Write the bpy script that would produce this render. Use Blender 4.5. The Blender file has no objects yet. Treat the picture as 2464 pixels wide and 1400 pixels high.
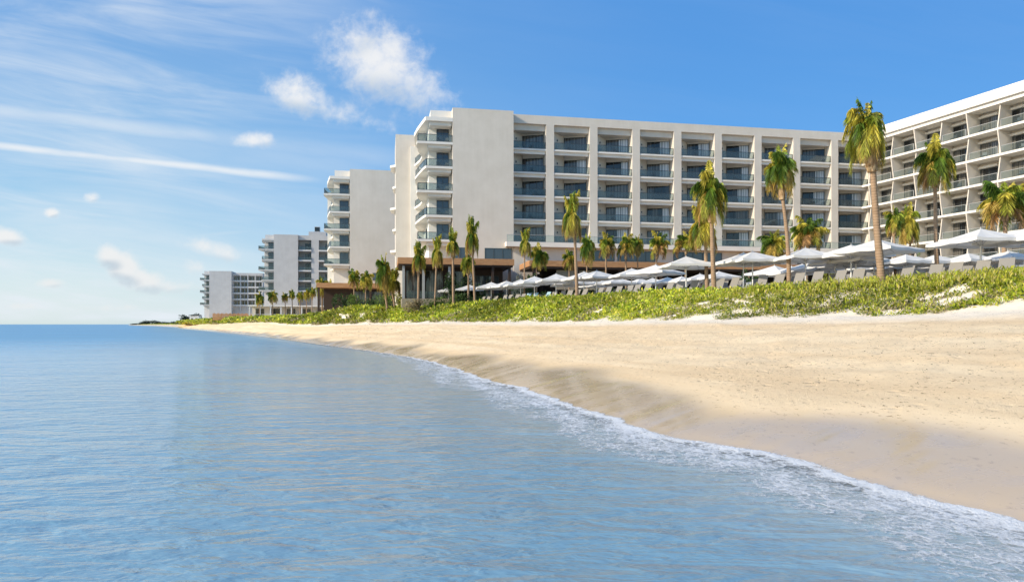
import bpy, math, random
import numpy as np
from mathutils import Vector, Matrix, noise as mnoise

random.seed(7); np.random.seed(7)
R = math.radians
sc = bpy.context.scene
col = sc.collection
EYE = 2.0
F = 1642.0

# ------------------------------------------------------------------ camera
cd = bpy.data.cameras.new('camera'); cam = bpy.data.objects.new('camera', cd); col.objects.link(cam)
cam.location = (0, 0, EYE); cam.rotation_euler = (R(90), 0, 0)
cd.sensor_width = 36; cd.lens = F/2464*36; cd.shift_y = 80/2464
cd.clip_start = 0.1; cd.clip_end = 30000
sc.camera = cam
sc.view_settings.view_transform = 'Standard'; sc.view_settings.look = 'None'
sc.view_settings.exposure = 0.5; sc.view_settings.gamma = 1
sc.cycles.max_bounces = 8; sc.cycles.transparent_max_bounces = 16

# ------------------------------------------------------------------ sun and sky
SUN_EL = R(28); SDIR = Vector((-0.905, -0.425, 0)).normalized()      # towards the sun: left, a little behind the camera
sdir = Vector((SDIR.x*math.cos(SUN_EL), SDIR.y*math.cos(SUN_EL), math.sin(SUN_EL)))
sl = bpy.data.lights.new('sun', 'SUN'); sl.energy = 3.7; sl.angle = R(0.5); sl.color = (1.0, 0.89, 0.71)
so = bpy.data.objects.new('sun', sl); col.objects.link(so)
so.rotation_euler = sdir.to_track_quat('Z', 'Y').to_euler()

class NT:
    """tiny node-tree writer"""
    def __init__(s, tree): s.t = tree; s.n = tree.nodes; s.l = tree.links
    def node(s, typ, **kw):
        n = s.n.new(typ)
        for k, v in kw.items(): setattr(n, k, v)
        return n
    def put(s, sock, v):
        if hasattr(v, 'is_linked') or isinstance(v, bpy.types.NodeSocket): s.l.new(v, sock)
        elif v is not None: sock.default_value = v
    def m(s, op, a, b=None, c=None, clamp=False):
        n = s.n.new('ShaderNodeMath'); n.operation = op; n.use_clamp = clamp
        s.put(n.inputs[0], a)
        if b is not None: s.put(n.inputs[1], b)
        if c is not None: s.put(n.inputs[2], c)
        return n.outputs[0]
    def comb(s, x, y, z):
        n = s.n.new('ShaderNodeCombineXYZ'); s.put(n.inputs[0], x); s.put(n.inputs[1], y); s.put(n.inputs[2], z); return n.outputs[0]
    def noise(s, vec, scale, detail=4, rough=.55, dist=0):
        n = s.n.new('ShaderNodeTexNoise'); s.put(n.inputs['Vector'], vec); n.inputs['Scale'].default_value = scale
        n.inputs['Detail'].default_value = detail; n.inputs['Roughness'].default_value = rough; n.inputs['Distortion'].default_value = dist
        return n.outputs[0]
    def ramp(s, f, a, b, va=0.0, vb=1.0, smooth=True):
        n = s.n.new('ShaderNodeMapRange'); n.interpolation_type = 'SMOOTHSTEP' if smooth else 'LINEAR'
        s.put(n.inputs[0], f); n.inputs[1].default_value = a; n.inputs[2].default_value = b
        n.inputs[3].default_value = va; n.inputs[4].default_value = vb
        return n.outputs[0]
    def mix(s, f, a, b):
        n = s.n.new('ShaderNodeMix'); n.data_type = 'RGBA'; s.put(n.inputs[0], f)
        s.put(n.inputs[6], a if not isinstance(a, tuple) else (*a, 1)); s.put(n.inputs[7], b if not isinstance(b, tuple) else (*b, 1))
        return n.outputs[2]
    def mapping(s, vec, loc=(0,0,0), rot=(0,0,0), scale=(1,1,1)):
        n = s.n.new('ShaderNodeMapping'); s.put(n.inputs[0], vec); n.inputs[1].default_value = loc
        n.inputs[2].default_value = rot; n.inputs[3].default_value = scale; return n.outputs[0]
    def bump(s, h, strength=.5, dist=.02, normal=None):
        n = s.n.new('ShaderNodeBump'); s.put(n.inputs['Height'], h); n.inputs['Strength'].default_value = strength
        n.inputs['Distance'].default_value = dist
        if normal is not None: s.l.new(normal, n.inputs['Normal'])
        return n.outputs[0]

def make_world():
    w = bpy.data.worlds.new('World'); sc.world = w; w.use_nodes = True
    t = NT(w.node_tree); t.n.clear()
    out = t.node('ShaderNodeOutputWorld'); bg = t.node('ShaderNodeBackground'); t.l.new(bg.outputs[0], out.inputs[0])
    sky = t.node('ShaderNodeTexSky', sky_type='NISHITA'); sky.sun_disc = False
    sky.sun_elevation = SUN_EL; sky.sun_rotation = math.atan2(sdir.x, sdir.y)
    sky.air_density = 1.0; sky.dust_density = 0.6; sky.ozone_density = 2.2
    hs = t.node('ShaderNodeHueSaturation'); hs.inputs['Saturation'].default_value = 1.35; t.l.new(sky.outputs[0], hs.inputs['Color'])
    tc = t.node('ShaderNodeTexCoord'); sep = t.node('ShaderNodeSeparateXYZ'); t.l.new(tc.outputs['Generated'], sep.inputs[0])
    yy = t.m('MAXIMUM', sep.outputs[1], .02)
    u = t.m('DIVIDE', sep.outputs[0], yy); v = t.m('DIVIDE', sep.outputs[2], yy)
    front = t.ramp(sep.outputs[1], .05, .3)
    up = t.ramp(sep.outputs[2], 0.0, 0.01)
    uv = t.comb(u, v, 0)
    nA = t.noise(uv, 9, 7, .62, .25); nB = t.noise(t.mapping(uv, (3.1, 1.7, 0)), 36, 7, .62, .2)
    nn = t.m('ADD', t.m('MULTIPLY', nA, .5), t.m('MULTIPLY', nB, .5))
    nL = t.m('SUBTRACT', nn, .5)
    def P(px, py): return ((px-1232)/F, (780-py)/F)
    # cumulus: centre, half sizes in degrees-like units, tilt, edge softness
    blobs = [(905,150,150,110,-25,1.0),(975,190,150,75,-35,.85),(845,85,85,55,20,.6),(715,225,100,55,-24,1.0),(810,265,150,42,-22,.72),
             (615,338,62,24,0,1.0),(262,615,40,34,-30,1.25),(300,645,58,42,-35,1.3),(345,675,64,34,-15,1.2),(400,690,70,20,0,.8),(420,690,100,18,0,.62),(515,602,90,26,-18,.85),
             (20,570,50,24,-10,1.2),(125,513,22,14,0,1.1),(222,475,24,16,0,.95),(120,682,40,12,0,.6),(470,640,45,26,-20,.55),
             (30,680,50,14,0,.5),(240,742,130,12,0,.5),(60,738,90,12,0,.5),(640,80,0,0,0,0)]
    acc = None; sh = None
    for px, py, a, b, ang, st in blobs:
        if st == 0: continue
        cx, cy = P(px, py)
        q = t.node('ShaderNodeVectorMath', operation='SUBTRACT'); t.l.new(uv, q.inputs[0]); q.inputs[1].default_value = (cx, cy, 0)
        mp = t.mapping(q.outputs[0], rot=(0, 0, R(-ang)))
        ml = t.node('ShaderNodeVectorMath', operation='MULTIPLY'); t.l.new(mp, ml.inputs[0]); ml.inputs[1].default_value = (F/a, F/b, 0)
        ln = t.node('ShaderNodeVectorMath', operation='LENGTH'); t.l.new(ml.outputs[0], ln.inputs[0])
        fall = t.ramp(ln.outputs['Value'], 0.0, 1.5, st, 0.0)
        acc = fall if acc is None else t.m('MAXIMUM', acc, fall)
        # under-side of each puff is the shaded side
        s2 = t.node('ShaderNodeSeparateXYZ'); t.l.new(ml.outputs[0], s2.inputs[0])
        dn = t.m('MULTIPLY', fall, t.ramp(t.m('SUBTRACT', t.m('MULTIPLY', s2.outputs[0], .5), s2.outputs[1]), .0, 1.1))
        sh = dn if sh is None else t.m('MAXIMUM', sh, dn)
    cum = t.ramp(t.m('ADD', acc, t.m('MULTIPLY', nL, 2.7)), .16, 1.22)
    cum = t.m('MULTIPLY', cum, t.ramp(acc, 0.02, .22))
    # cirrus streaks falling to the right
    st_uv = t.mapping(uv, rot=(0, 0, R(9)))
    st1 = t.noise(t.mapping(st_uv, scale=(1.5, 12, 1)), 1.9, 7, .6, .6)
    st2 = t.noise(t.mapping(st_uv, (5, 2, 0), scale=(1.1, 5, 1)), 1.6, 4, .6, .4)
    left = t.ramp(u, -.05, -.62)
    cir = t.m('MULTIPLY', t.ramp(t.m('ADD', t.m('MULTIPLY', st1, .6), t.m('MULTIPLY', st2, .4)), .36, .74), t.m('ADD', t.m('MULTIPLY', left, .70), .03))
    # a contrail and a second softer streak above it
    def streak(p0, p1, w, amp, k):
        (x0, y0), (x1, y1) = P(*p0), P(*p1); s = (y1-y0)/(x1-x0)
        line = t.m('ADD', t.m('MULTIPLY', t.m('SUBTRACT', u, x0), s), y0)
        wob = t.m('MULTIPLY', t.m('SUBTRACT', t.noise(t.comb(t.m('MULTIPLY', u, 3.0), k, 0), 3, 3), .5), .006)
        d = t.m('ABSOLUTE', t.m('SUBTRACT', v, t.m('ADD', line, wob)))
        core = t.ramp(d, 0, w/F, 1, 0)
        fade = t.ramp(u, x1, x1-.14) 
        brk = t.ramp(t.noise(t.mapping(st_uv, (k, 0, 0), scale=(2, 9, 1)), 4, 5), .25, .60, .62, 1)
        return t.m('MULTIPLY', t.m('MULTIPLY', core, fade), t.m('MULTIPLY', brk, amp))
    for args in [((0,352),(830,440),17,1.0,1.3), ((0,268),(640,345),34,.6,4.1), ((0,300),(1000,420),70,.25,7.7),
                 ((280,590),(700,545),9,.25,2.2), ((850,-20),(1020,45),22,.25,6.2), ((500,330),(1100,400),45,.28,3.2)]:
        cir = t.m('MAXIMUM', cir, streak(*args))
    # horizon bank
    hz = t.m('MULTIPLY', t.ramp(v, .13, .0), t.ramp(t.noise(t.mapping(uv, scale=(1, 5, 1)), 5, 5, .6), .38, .7, .10, .6))
    hz = t.m('MULTIPLY', hz, t.ramp(u, .2, -.3, .15, 1))
    lightc = t.mix(t.ramp(v, 0, .25), (4.15, 4.2, 4.2), (4.5, 4.5, 4.5))
    base = hs.outputs[0]
    lr = t.ramp(u, -.72, .30)
    top = t.mix(lr, (1.0, 2.05, 3.75), (.50, 1.58, 3.7))
    midc = t.mix(lr, (1.75, 2.95, 4.05), (.62, 1.85, 3.95))
    hor = t.mix(lr, (3.25, 3.90, 4.10), (1.9, 3.0, 4.1))
    g = t.mix(t.ramp(v, .0, .26), hor, midc); g = t.mix(t.ramp(v, .15, .50), g, top)
    base = t.mix(t.m('MULTIPLY', front, .86), base, g)
    c0 = t.mix(t.m('MULTIPLY', t.m('MULTIPLY', t.m('ADD', cir, hz), front), up, clamp=True), base, (3.9, 4.2, 4.5))
    shade = t.m('MULTIPLY', t.ramp(t.m('ADD', sh, t.m('MULTIPLY', nL, .8)), .05, .62), .75)
    cc = t.mix(shade, lightc, (2.3, 2.8, 3.3))
    c1 = t.mix(t.m('MULTIPLY', t.m('MULTIPLY', cum, .92), t.m('MULTIPLY', front, up)), c0, cc)
    below = t.ramp(sep.outputs[2], -.005, -.03)
    c1 = t.mix(below, c1, (1.3, 2.1, 2.7))
    t.l.new(c1, bg.inputs[0]); bg.inputs[1].default_value = 0.145
make_world()

# ------------------------------------------------------------------ materials
def mat(name, base=(.5,.5,.5), rough=.6, spec=.5, metal=0, fn=None, **kw):
    m = bpy.data.materials.new(name); m.use_nodes = True
    t = NT(m.node_tree); b = m.node_tree.nodes['Principled BSDF']
    b.inputs['Base Color'].default_value = (*base, 1); b.inputs['Roughness'].default_value = rough
    b.inputs['Specular IOR Level'].default_value = spec; b.inputs['Metallic'].default_value = metal
    for k, v in kw.items(): b.inputs[k.replace('_', ' ')].default_value = v
    if fn: fn(t, b, m)
    return m
def objco(t): return t.node('ShaderNodeTexCoord').outputs['Object']
def geopos(t): return t.node('ShaderNodeNewGeometry').outputs['Position']

def f_plaster(t, b, m, c1=(.60,.54,.46), c2=(.69,.63,.55)):
    p = objco(t)
    blot = t.noise(p, .35, 5, .6)
    streak = t.noise(t.mapping(p, scale=(1, 1, .05)), 2.2, 5, .6)
    f = t.ramp(t.m('ADD', t.m('MULTIPLY', blot, .75), t.m('MULTIPLY', streak, .25)), .25, .75)
    t.l.new(t.mix(f, c1, c2), b.inputs['Base Color'])
    h = t.m('ADD', t.m('MULTIPLY', streak, .6), t.m('MULTIPLY', t.noise(p, 14, 5, .6), .4))
    t.l.new(t.bump(h, .16, .015), b.inputs['Normal'])
M = {}
M['plaster'] = mat('plaster', rough=.85, spec=.2, fn=f_plaster)
M['plaster_white'] = mat('plaster_white', rough=.8, spec=.2, fn=lambda t, b, m: f_plaster(t, b, m, (.72,.68,.61), (.79,.75,.69)))
M['plaster_beige'] = mat('plaster_beige', rough=.85, spec=.2, fn=lambda t, b, m: f_plaster(t, b, m, (.66,.60,.52), (.72,.66,.58)))
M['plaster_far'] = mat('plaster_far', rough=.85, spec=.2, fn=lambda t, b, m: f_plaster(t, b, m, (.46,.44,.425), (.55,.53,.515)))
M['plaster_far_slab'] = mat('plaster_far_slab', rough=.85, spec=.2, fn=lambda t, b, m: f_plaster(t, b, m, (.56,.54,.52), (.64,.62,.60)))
def f_glass(t, b, m):
    p = objco(t)
    oi = t.node('ShaderNodeObjectInfo').outputs['Random']
    sx = t.node('ShaderNodeSeparateXYZ'); t.l.new(p, sx.inputs[0])
    s = t.m('ADD', sx.outputs[0], sx.outputs[1])
    w = t.m('SINE', t.m('ADD', t.m('MULTIPLY', s, 24), t.m('MULTIPLY', t.noise(t.comb(s, oi, 0), 2.5, 3), 9)))
    cur = t.mix(t.ramp(w, -1, 1), (.06, .056, .05), (.15, .142, .128))
    edge = t.ramp(t.noise(t.comb(t.m('MULTIPLY', s, .55), t.m('MULTIPLY', oi, 40), 0), 1.0, 1), .47, .53)
    room = t.mix(t.m('MULTIPLY', edge, 1.0), (.012, .014, .016), cur)
    t.l.new(room, b.inputs['Base Color'])
    t.l.new(t.bump(t.noise(p, 1.2, 1), .03, .02), b.inputs['Coat Normal'])
M['glass'] = mat('window_glass', rough=.6, spec=.0, fn=f_glass, Coat_Weight=1.0, Coat_Roughness=.02, Coat_IOR=1.55)
def f_curtain(t, b, m):
    p = objco(t); sx = t.node('ShaderNodeSeparateXYZ'); t.l.new(p, sx.inputs[0]); s_ = t.m('ADD', sx.outputs[0], sx.outputs[1])
    w = t.m('SINE', t.m('ADD', t.m('MULTIPLY', s_, 30), t.m('MULTIPLY', t.noise(t.comb(s_, 0, 0), 2, 3), 9)))
    t.l.new(t.mix(t.ramp(w, -1, 1), (.34, .37, .41), (.62, .64, .66)), b.inputs['Base Color'])
M['glass_curtain'] = mat('window_glass_sheer_curtain', rough=.6, spec=.0, fn=f_curtain, Coat_Weight=1.0, Coat_Roughness=.02, Coat_IOR=1.55)
M['glass_blue'] = mat('window_glass_blue', (.04,.055,.075), .5, .0, Coat_Weight=1.0, Coat_Roughness=.03, Coat_IOR=1.7)
def f_rail(t, b, m):
    tr = t.node('ShaderNodeBsdfTransparent'); tr.inputs[0].default_value = (.74, .81, .81, 1)
    gl = t.node('ShaderNodeBsdfGlossy'); gl.inputs[1 if False else 'Roughness'].default_value = .03; gl.inputs[0].default_value = (.9, .95, 1, 1)
    fr = t.node('ShaderNodeFresnel'); fr.inputs[0].default_value = 1.38
    mx = t.node('ShaderNodeMixShader'); t.l.new(fr.outputs[0], mx.inputs[0]); t.l.new(tr.outputs[0], mx.inputs[1]); t.l.new(gl.outputs[0], mx.inputs[2])
    df = t.node('ShaderNodeBsdfDiffuse'); df.inputs[0].default_value = (.22, .27, .28, 1)
    m2 = t.node('ShaderNodeMixShader'); m2.inputs[0].default_value = .13; t.l.new(mx.outputs[0], m2.inputs[1]); t.l.new(df.outputs[0], m2.inputs[2])
    t.l.new(m2.outputs[0], t.n['Material Output'].inputs[0])
M['rail_glass'] = mat('railing_glass', fn=f_rail)
def f_rail2(t, b, m):
    tr = t.node('ShaderNodeBsdfTransparent'); tr.inputs[0].default_value = (.88, .93, .93, 1)
    df = t.node('ShaderNodeBsdfPrincipled'); df.inputs['Base Color'].default_value = (.45, .52, .52, 1); df.inputs['Roughness'].default_value = .1
    mx = t.node('ShaderNodeMixShader'); mx.inputs[0].default_value = .035; t.l.new(tr.outputs[0], mx.inputs[1]); t.l.new(df.outputs[0], mx.inputs[2])
    t.l.new(mx.outputs[0], t.n['Material Output'].inputs[0])
M['rail_frost'] = mat('railing_glass_pale', fn=f_rail2)
M['dark_metal'] = mat('dark_metal', (.045,.055,.06), .4, .5)
M['grey_metal'] = mat('grey_metal', (.35,.35,.34), .45, .5)
M['white_metal'] = mat('white_metal', (.72,.71,.69), .45, .5)
def f_wood(t, b, m):
    p = objco(t)
    n = t.noise(t.mapping(p, scale=(.5, 4, 9)), 1.6, 5, .6)
    t.l.new(t.mix(t.ramp(n, .3, .7), (.36, .17, .07), (.56, .31, .15)), b.inputs['Base Color'])
    sx = t.node('ShaderNodeSeparateXYZ'); t.l.new(p, sx.inputs[0])
    g = t.m('PINGPONG', sx.outputs[2], .1)
    t.l.new(t.bump(t.ramp(g, 0, .012), .5, .02), b.inputs['Normal'])
M['wood'] = mat('wood_cladding', rough=.6, spec=.3, fn=f_wood)
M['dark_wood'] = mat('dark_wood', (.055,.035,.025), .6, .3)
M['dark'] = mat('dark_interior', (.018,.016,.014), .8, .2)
def f_stone(t, b, m):
    p = objco(t)
    v = t.node('ShaderNodeTexVoronoi'); t.l.new(t.mapping(p, scale=(1, 1, 2)), v.inputs[0]); v.inputs['Scale'].default_value = 2.4
    t.l.new(t.mix(t.noise(p, 3, 4), (.22, .18, .13), (.42, .36, .27)), b.inputs['Base Color'])
    t.l.new(t.bump(v.outputs[0], .6, .05), b.inputs['Normal'])
M['stone'] = mat('rubble_stone', rough=.9, spec=.2, fn=f_stone)

def f_sand(t, b, m):
    p = geopos(t)
    sx = t.node('ShaderNodeSeparateXYZ'); t.l.new(p, sx.inputs[0]); z = sx.outputs[2]
    big = t.noise(p, .35, 4, .6); mid = t.noise(p, 2.6, 5, .6); fine = t.noise(p, 38, 5, .7); tiny = t.noise(p, 190, 3, .7)
    att = t.node('ShaderNodeAttribute', attribute_name='across'); ac = att.outputs['Fac']
    # long drift bands of coarser, browner sand that run along the beach
    band = t.noise(t.comb(t.m('MULTIPLY', ac, 9), t.m('MULTIPLY', sx.outputs[1], .035), 0), 1.0, 4, .6)
    c = t.mix(t.ramp(band, .36, .62), (.78, .58, .35), (.88, .70, .46))
    c = t.mix(t.ramp(big, .35, .7, 0, .5), c, (.72, .53, .32))
    speck = t.ramp(t.noise(t.mapping(p, scale=(1, .55, 1)), 9.5, 3, .8), .585, .66)
    c = t.mix(t.m('MULTIPLY', speck, t.ramp(t.noise(p, .9, 4, .6), .38, .62, .35, 1.0)), c, (.26, .165, .09))
    c = t.mix(t.ramp(ac, .80, 1.0), c, (.84, .74, .60))
    # wet strip just above the waterline
    zz = t.m('ADD', z, t.m('ADD', t.m('MULTIPLY', t.m('SUBTRACT', t.noise(t.mapping(p, (2.5, 1, 0)), .16, 1), .5), .85), t.m('MULTIPLY', t.m('SUBTRACT', mid, .5), .03)))
    wet = t.ramp(zz, .58, .20)
    damp = t.ramp(zz, .72, .34)
    c = t.mix(t.m('MULTIPLY', damp, .35), c, (.60, .46, .28))
    c = t.mix(t.m('MULTIPLY', wet, .60), c, (.47, .34, .19))
    under = t.ramp(z, .0, -.9)
    c = t.mix(under, c, (.46, .50, .42)); c = t.mix(t.ramp(z, -.06, -.45), c, (.09, .20, .29))
    t.l.new(c, b.inputs['Base Color'])
    t.l.new(t.m('ADD', t.ramp(wet, 0, 1, .92, .20), t.m('MULTIPLY', wet, t.ramp(t.noise(p, 1.1, 3), .4, .6, 0, .16))), b.inputs['Roughness'])
    t.l.new(t.ramp(wet, 0, 1, .15, .62), b.inputs['Specular IOR Level'])
    dry = t.ramp(damp, .0, 1, 1, .004)
    vo = t.node('ShaderNodeTexVoronoi', feature='SMOOTH_F1'); vo.inputs['Scale'].default_value = 2.6; vo.inputs['Smoothness'].default_value = .35
    t.l.new(t.mapping(p, rot=(0, 0, .5), scale=(1, .7, 1)), vo.inputs[0])
    foot = t.m('MULTIPLY', t.ramp(vo.outputs[0], .05, .34, -1.0, .0), t.ramp(t.noise(p, .9, 3), .42, .6))
    lump = t.m('ADD', t.m('MULTIPLY', t.noise(p, 7.5, 5, .7), .55), t.m('MULTIPLY', foot, .55))
    h = t.m('ADD', t.m('MULTIPLY', t.m('ADD', t.m('MULTIPLY', lump, 1.0), t.m('MULTIPLY', fine, .55)), dry), t.m('MULTIPLY', tiny, .008))
    t.l.new(t.m('MULTIPLY', wet, .62), b.inputs['Coat Weight']); b.inputs['Coat Roughness'].default_value = .13; b.inputs['Coat IOR'].default_value = 1.4
    t.l.new(t.bump(t.noise(p, 2.2, 2), .06, .02), b.inputs['Coat Normal'])
    t.l.new(t.bump(h, .8, .065), b.inputs['Normal'])
M['sand'] = mat('sand', fn=f_sand)
def f_water(t, b, m):
    p = geopos(t)
    sx = t.node('ShaderNodeSeparateXYZ'); t.l.new(p, sx.inputs[0]); y = sx.outputs[1]
    # ripples: finer near the shore, broad ones out at sea, all long-crested across the view
    p1 = t.mapping(p, rot=(0, 0, R(-12)), scale=(.55, 1.5, 1)); p2 = t.mapping(p, (3, 7, 0), (0, 0, R(14)), (.7, 1.5, 1))
    r1 = t.noise(p1, 1.7, 3, .5, .6); r2 = t.noise(p2, 4.5, 3, .55, .5); r3 = t.noise(t.mapping(p, rot=(0, 0, R(5)), scale=(.5, 1.2, 1)), .30, 3, .5)
    r4 = t.noise(p2, 12, 2, .5, .3)
    h = t.m('ADD', t.m('ADD', t.m('MULTIPLY', r1, .20), t.m('MULTIPLY', r2, .062)), t.m('ADD', t.m('MULTIPLY', r3, .42), t.m('MULTIPLY', r4, .014)))
    calm = t.ramp(y, 25, 300, 1.0, 1.25)
    bn = t.node('ShaderNodeBump'); t.l.new(h, bn.inputs['Height']); bn.inputs['Distance'].default_value = .55; t.l.new(t.m('MULTIPLY', calm, .85), bn.inputs['Strength'])
    t.l.new(t.ramp(y, 10, 110, .07, .36), b.inputs['Roughness'])
    att = t.node('ShaderNodeAttribute', attribute_name='depth'); d = att.outputs['Fac']
    body = t.mix(t.ramp(d, .0, .6), (.36, .43, .44), (.18, .32, .41))
    body = t.mix(t.ramp(d, .8, 4.0), body, (.12, .33, .52))
    body = t.mix(t.ramp(t.noise(p, .05, 4), .45, .65, 0, .3), body, (.09, .19, .27))
    t.l.new(body, b.inputs['Base Color']); t.l.new(bn.outputs[0], b.inputs['Normal'])
    tr = t.node('ShaderNodeBsdfTransparent'); tr.inputs[0].default_value = (.86, .95, .96, 1)
    fr = t.node('ShaderNodeFresnel'); fr.inputs[0].default_value = 1.33; t.l.new(bn.outputs[0], fr.inputs[1])
    mx = t.node('ShaderNodeMixShader')
    op = t.m('MAXIMUM', t.ramp(d, .0, .09, .15, 1.0), fr.outputs[0])
    t.l.new(op, mx.inputs[0]); t.l.new(tr.outputs[0], mx.inputs[1]); t.l.new(b.outputs[0], mx.inputs[2])
    t.l.new(mx.outputs[0], t.n['Material Output'].inputs[0])
M['water'] = mat('sea_water', (.05,.18,.28), .07, .5, fn=f_water, IOR=1.33)
def f_foam(t, b, m):
    p = geopos(t); att = t.node('ShaderNodeAttribute', attribute_name='foam'); a = att.outputs['Fac']
    sk = t.mapping(p, rot=(0, 0, R(20)), scale=(1, .62, 1))
    n1 = t.noise(sk, 6.5, 6, .68, .8); n2 = t.noise(t.mapping(p, (9, 2, 0)), 1.3, 3, .5); n3 = t.noise(p, 34, 4, .7, .4)
    cell = t.node('ShaderNodeTexVoronoi', feature='DISTANCE_TO_EDGE'); cell.inputs['Scale'].default_value = 7
    t.l.new(t.mapping(t.m('ADD', 0, 0) if False else sk, scale=(1, 1.6, 1)), cell.inputs[0])
    lace = t.ramp(cell.outputs[0], .02, .16, 1, 0)
    v = t.m('ADD', t.m('ADD', t.m('MULTIPLY', n1, 1.9), t.m('MULTIPLY', n3, .9)), t.m('ADD', t.m('MULTIPLY', lace, .22), t.m('MULTIPLY', n2, .9)))
    al = t.ramp(t.m('ADD', v, t.m('MULTIPLY', a, 1.05)), 1.90, 2.70)
    al = t.m('MULTIPLY', al, t.ramp(a, .0, .25))
    t.l.new(t.m('MULTIPLY', al, .88), b.inputs['Alpha'])
    t.l.new(t.bump(t.m('ADD', n1, t.m('MULTIPLY', n3, .6)), 1.0, .05), b.inputs['Normal'])
M['foam'] = mat('foam', (.84,.86,.88), .6, .3, fn=f_foam)
def f_leaf(t, b, m, k=.35):
    att = t.node('ShaderNodeAttribute', attribute_name='Col')
    t.l.new(att.outputs['Color'], b.inputs['Base Color'])
    tl = t.node('ShaderNodeBsdfTranslucent'); t.l.new(att.outputs['Color'], tl.inputs[0])
    mx = t.node('ShaderNodeMixShader'); mx.inputs[0].default_value = k; t.l.new(b.outputs[0], mx.inputs[1]); t.l.new(tl.outputs[0], mx.inputs[2])
    t.l.new(mx.outputs[0], t.n['Material Output'].inputs[0])
M['leaf'] = mat('leaf', rough=.5, spec=.3, fn=f_leaf)
def f_bark(t, b, m):
    p = objco(t); sx = t.node('ShaderNodeSeparateXYZ'); t.l.new(p, sx.inputs[0])
    ring = t.m('SINE', t.m('ADD', t.m('MULTIPLY', sx.outputs[2], 42), t.m('MULTIPLY', t.noise(p, 3, 3), 5)))
    c = t.mix(t.noise(p, 2.2, 5, .65), (.17, .105, .06), (.46, .32, .21))
    c = t.mix(t.ramp(ring, .5, 1, 0, .4), c, (.20, .14, .09))
    t.l.new(c, b.inputs['Base Color']); t.l.new(t.bump(ring, .4, .02), b.inputs['Normal'])
M['bark'] = mat('palm_bark', rough=.9, spec=.2, fn=f_bark)
def f_husk(t, b, m):
    p = objco(t); n = t.noise(t.mapping(p, scale=(1, 1, .25)), 9, 5, .7)
    t.l.new(t.mix(t.ramp(n, .35, .65), (.16, .085, .035), (.55, .40, .24)), b.inputs['Base Color'])
    t.l.new(t.bump(n, .8, .05), b.inputs['Normal'])
M['husk'] = mat('palm_husk', rough=.95, spec=.1, fn=f_husk)
def f_fab(t, b, m, k=.22):
    tl = t.node('ShaderNodeBsdfTranslucent'); tl.inputs[0].default_value = (.80, .77, .72, 1)
    mx = t.node('ShaderNodeMixShader'); mx.inputs[0].default_value = k; t.l.new(b.outputs[0], mx.inputs[1]); t.l.new(tl.outputs[0], mx.inputs[2])
    t.l.new(mx.outputs[0], t.n['Material Output'].inputs[0])
    t.l.new(t.bump(t.noise(objco(t), 1.7, 3), .25, .06), b.inputs['Normal'])
M['canvas'] = mat('parasol_canvas', (.80,.78,.745), .85, .15, fn=f_fab)
M['sling'] = mat('sling_fabric', (.24,.225,.205), .8, .2)
M['sling_blue'] = mat('sling_fabric_blue', (.28,.42,.50), .8, .2)
M['white_fab'] = mat('white_towel', (.78,.78,.76), .9, .1)
def f_deck(t, b, m):
    p = objco(t); n = t.noise(p, 1.2, 5)
    t.l.new(t.mix(n, (.30, .25, .19), (.44, .38, .30)), b.inputs['Base Color'])
M['deck'] = mat('deck_paving', rough=.85, spec=.2, fn=f_deck)

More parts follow.
